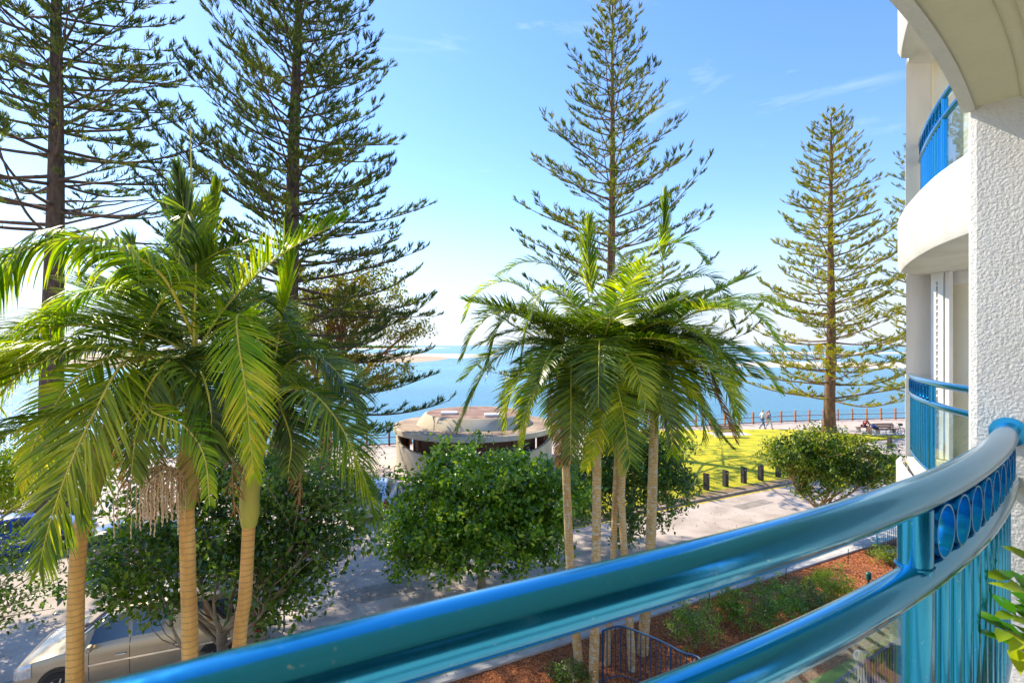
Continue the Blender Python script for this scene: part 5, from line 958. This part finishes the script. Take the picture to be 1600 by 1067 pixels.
# railings
def railing(label, pts, zt, spacing, tr, post_s, ring_from, nm='balcony_railing', ball_r=.014, zbot=6.3, ringw=.05, posts=(), flip=False, cut=None, detail=True, bars_to=1.0, group='blue balcony railings'):
    Q = catlen(np.array(pts, float), n=160); L_ = np.r_[0, np.cumsum(np.linalg.norm(np.diff(Q, axis=0), axis=1))]; tot = L_[-1]
    at = lambda s: np.array([np.interp(s, L_, Q[:, 0]), np.interp(s, L_, Q[:, 1])]); tan = lambda s: (at(min(s + .01, tot)) - at(max(s - .01, 0))) / np.linalg.norm(at(min(s + .01, tot)) - at(max(s - .01, 0)))
    t = thing(nm, label, 'railing', (Q[-1][0], Q[-1][1], zbot), 0, group); z2 = zt - spacing
    MB().tube([(x, y, zt) for x, y in Q], tr, 28).obj('top_rail', mt['blue'], t, True); MB().tube([(x, y, z2) for x, y in Q], tr * .95, 28).obj('middle_rail', mt['blue'], t, True)
    MB().tube([(x, y, zbot) for x, y in Q], tr * .55, 14).obj('bottom_rail', mt['blue'], t, True)
    for s in posts:
        x, y = at(s); MB().tube([(x, y, zbot - .2), (x, y, zt - tr * .7)], tr * .86, 24).obj('post', mt['blue'], t, True)
        tg = tan(s); 
        MB().tube([(x + tg[0] * tr * .9, y + tg[1] * tr * .9, z2 + tr * .8), (x + tg[0] * tr * .9, y + tg[1] * tr * .9, zt - tr * .8)], tr * .14, 6).obj('weld_strip', mt['blue'], t, True)
        e = MB(); a = np.linspace(0, 2 * pi, 25); e.tube([(x + tr * .95 * math.cos(q), y + tr * .95 * math.sin(q), z2 + tr * .86) for q in a], tr * .07, 6, False); e.obj('weld_collar', mt['blue'], t, True)
    # rings and balusters between post_s and the wall end
    s0, s1 = ring_from; gap = spacing - 2 * tr + .012; nr = max(2, int((s1 - s0) / (gap * 1.02))); step = (s1 - s0) / nr; rr_ = min(gap / 2, step / 2) * .99
    for k in range(nr):
        s = s0 + step * (k + .5); c = at(s); tg = tan(s); nv = np.array([-tg[1], tg[0]]); V = []; n = 32; Fc = []
        for i in range(n):
            a = 2 * pi * i / n
            for rq, w_ in ((rr_, -ringw / 2), (rr_, ringw / 2), (rr_ - .004, ringw / 2), (rr_ - .004, -ringw / 2)):
                V.append((c[0] + tg[0] * rq * math.cos(a) + nv[0] * w_, c[1] + tg[1] * rq * math.cos(a) + nv[1] * w_, (zt + z2) / 2 + (gap / 2 * rq / rr_) * math.sin(a)))
        for i in range(n):
            b, c2 = i * 4, ((i + 1) % n) * 4; Fc += [(b, b + 1, c2 + 1, c2), (b + 1, b + 2, c2 + 2, c2 + 1), (b + 2, b + 3, c2 + 3, c2 + 2), (b + 3, b, c2, c2 + 3)]
        MB().add(V, Fc).obj('ring', mt['blue'], t, True)
    nb_ = int((s1 - s0) / .098)
    for k in range(nb_):
        x, y = at(s0 + .03 + (s1 - s0 - .06) * k / max(1, nb_ - 1)); MB().tube([(x, y, zbot), (x, y, z2)], ball_r, 12).obj('baluster', mt['blue'], t, True)
    # glass on the other side of the post
    g0, g1 = (0, s0 - .06) if s0 > tot * .3 else (s1 + .06, tot)
    if g1 - g0 > .1:
        n = 30; V = []
        for i in range(n + 1):
            s = g0 + (g1 - g0) * i / n; c = at(s); tg = tan(s); nv = np.array([-tg[1], tg[0]])
            for w_ in (-.004, .004):
                for z in (zbot + .05, z2 - tr * .7): V.append((c[0] + nv[0] * w_, c[1] + nv[1] * w_, z))
        Fc = []
        for i in range(n):
            b = i * 4; c2 = b + 4; Fc += [(b, b + 1, c2 + 1, c2), (b + 2, c2 + 2, c2 + 3, b + 3), (b + 1, b + 3, c2 + 3, c2 + 1), (b, c2, c2 + 2, b + 2)]
        Fc += [(0, 2, 3, 1), (n * 4, n * 4 + 1, n * 4 + 3, n * 4 + 2)]
        MB().add(V, Fc).obj('glass_panel', mt['glass'], t)
    return t, at, tot
Qr = catlen(np.array(RC), n=600); Lr = np.r_[0, np.cumsum(np.linalg.norm(np.diff(Qr, axis=0), axis=1))]; sp_post = float(Lr[np.argmin(np.abs((Qr[:, 0] / Qr[:, 1] * F + 800) - 1431) + (Qr[:, 0] < 0) * 9999 + (Qr[:, 1] < .3) * 9999)]); tot_r = float(Lr[-1])
t, at, tot = railing('thick curved blue balcony railing in the foreground with rings at its right end', RC, RZ, .1975, TR, sp_post, (sp_post + .045, tot_r - .10), posts=(sp_post, .4), ringw=.055, ball_r=.0155)
xw = wc + wdv * .125
for z in (RZ,): 
    mb = MB(); prof = [(.001, 0), (.058, 0), (.060, .003), (.058, .008), (.03, .010)]; V, Fc = [], []; nrm = np.array([wn[0], wn[1], 0]); u_ = np.array([wdv[0], wdv[1], 0]); c0 = np.array([*xw, z]); n = 28
    for r_, h in prof:
        for k in range(n):
            a = 2 * pi * k / n; V.append(c0 + nrm * h + u_ * r_ * math.cos(a) + np.array([0, 0, 1]) * r_ * math.sin(a))
    for i in range(len(prof) - 1):
        for k in range(n): Fc.append((i * n + k, (i + 1) * n + k, (i + 1) * n + (k + 1) % n, i * n + (k + 1) % n))
    mb.add(V, Fc).obj('wall_flange', mt['blue'], t, True)
NR = NC[::-1]; NRt = [(x + .16, y + .05) for x, y in NR]
Qn = catlen(np.array(NR), n=400); Ln = float(np.sum(np.linalg.norm(np.diff(Qn, axis=0), axis=1)))
railing('blue railing of the neighbouring balcony at our level', NR, RZ, .1975, TR * .8, Ln - 1.35, (Ln - 1.28, Ln - .06), posts=(Ln - 1.35, .2))
railing('blue railing of the neighbouring balcony one floor up', NRt, RZ + 2.72, .1975, TR * .8, Ln - 1.35, (Ln - 1.28, Ln - .06), posts=(Ln - 1.35, .2), zbot=9.0)
# ------------------------------------------------------------------ potted plant
pc = np.array([1.50, 1.36, 6.1]); pp = thing('potted_plant', 'glossy green pot plant in the corner of our balcony', 'plant', tuple(pc))
MB().lathe([(.12, 0), (.13, .02), (.17, .30), (.185, .30), (.185, .34), (.16, .34), (.155, .30), (.01, .30)], tuple(pc), 28).obj('pot', mt['pot'], pp, True)
r = np.random.default_rng(3); pl = leafmat('pot_plant_leaf', (.05, .2, .008), (.42, .52, .02), .4, (1.7, 1.7, .4), .2, 4, .6)
for i, (px, py, D) in enumerate(((1562, 905, 1.60), (1572, 962, 1.52), (1590, 925, 1.5), (1556, 985, 1.45), (1600, 880, 1.6), (1625, 960, 1.4), (1570, 1010, 1.42), (1640, 900, 1.5))):
    tip = P(px + 16, py, D); c = catlen([pc + (0, 0, .3), (pc + (0, 0, .3)) * .4 + tip * .6 + (.05, 0, .06), tip], n=16); st_ = MB().tube(c, np.linspace(.009, .004, 16), 8).obj('stem', mt['shaft'], pp, True)
    T = unit(np.gradient(c, axis=0)); B_, D_, N_ = [], [], []
    for k in range(5, 16, 2):
        for s in (-1, 1):
            sd_ = np.cross(T[k], (0, 0, 1.)); sd_ /= np.linalg.norm(sd_); d = sd_ * s * .8 + T[k] * .7 + r.normal(size=3) * .12; B_.append(c[k]); D_.append(d); N_.append(np.array([0, -.4, 1]) + r.normal(size=3) * .2)
    leaf_mesh('leaves', np.array(B_), unit(np.array(D_)), unit(np.array(N_)), .095 * r.uniform(.8, 1.2, len(B_)), .04, pl, pp, .15)
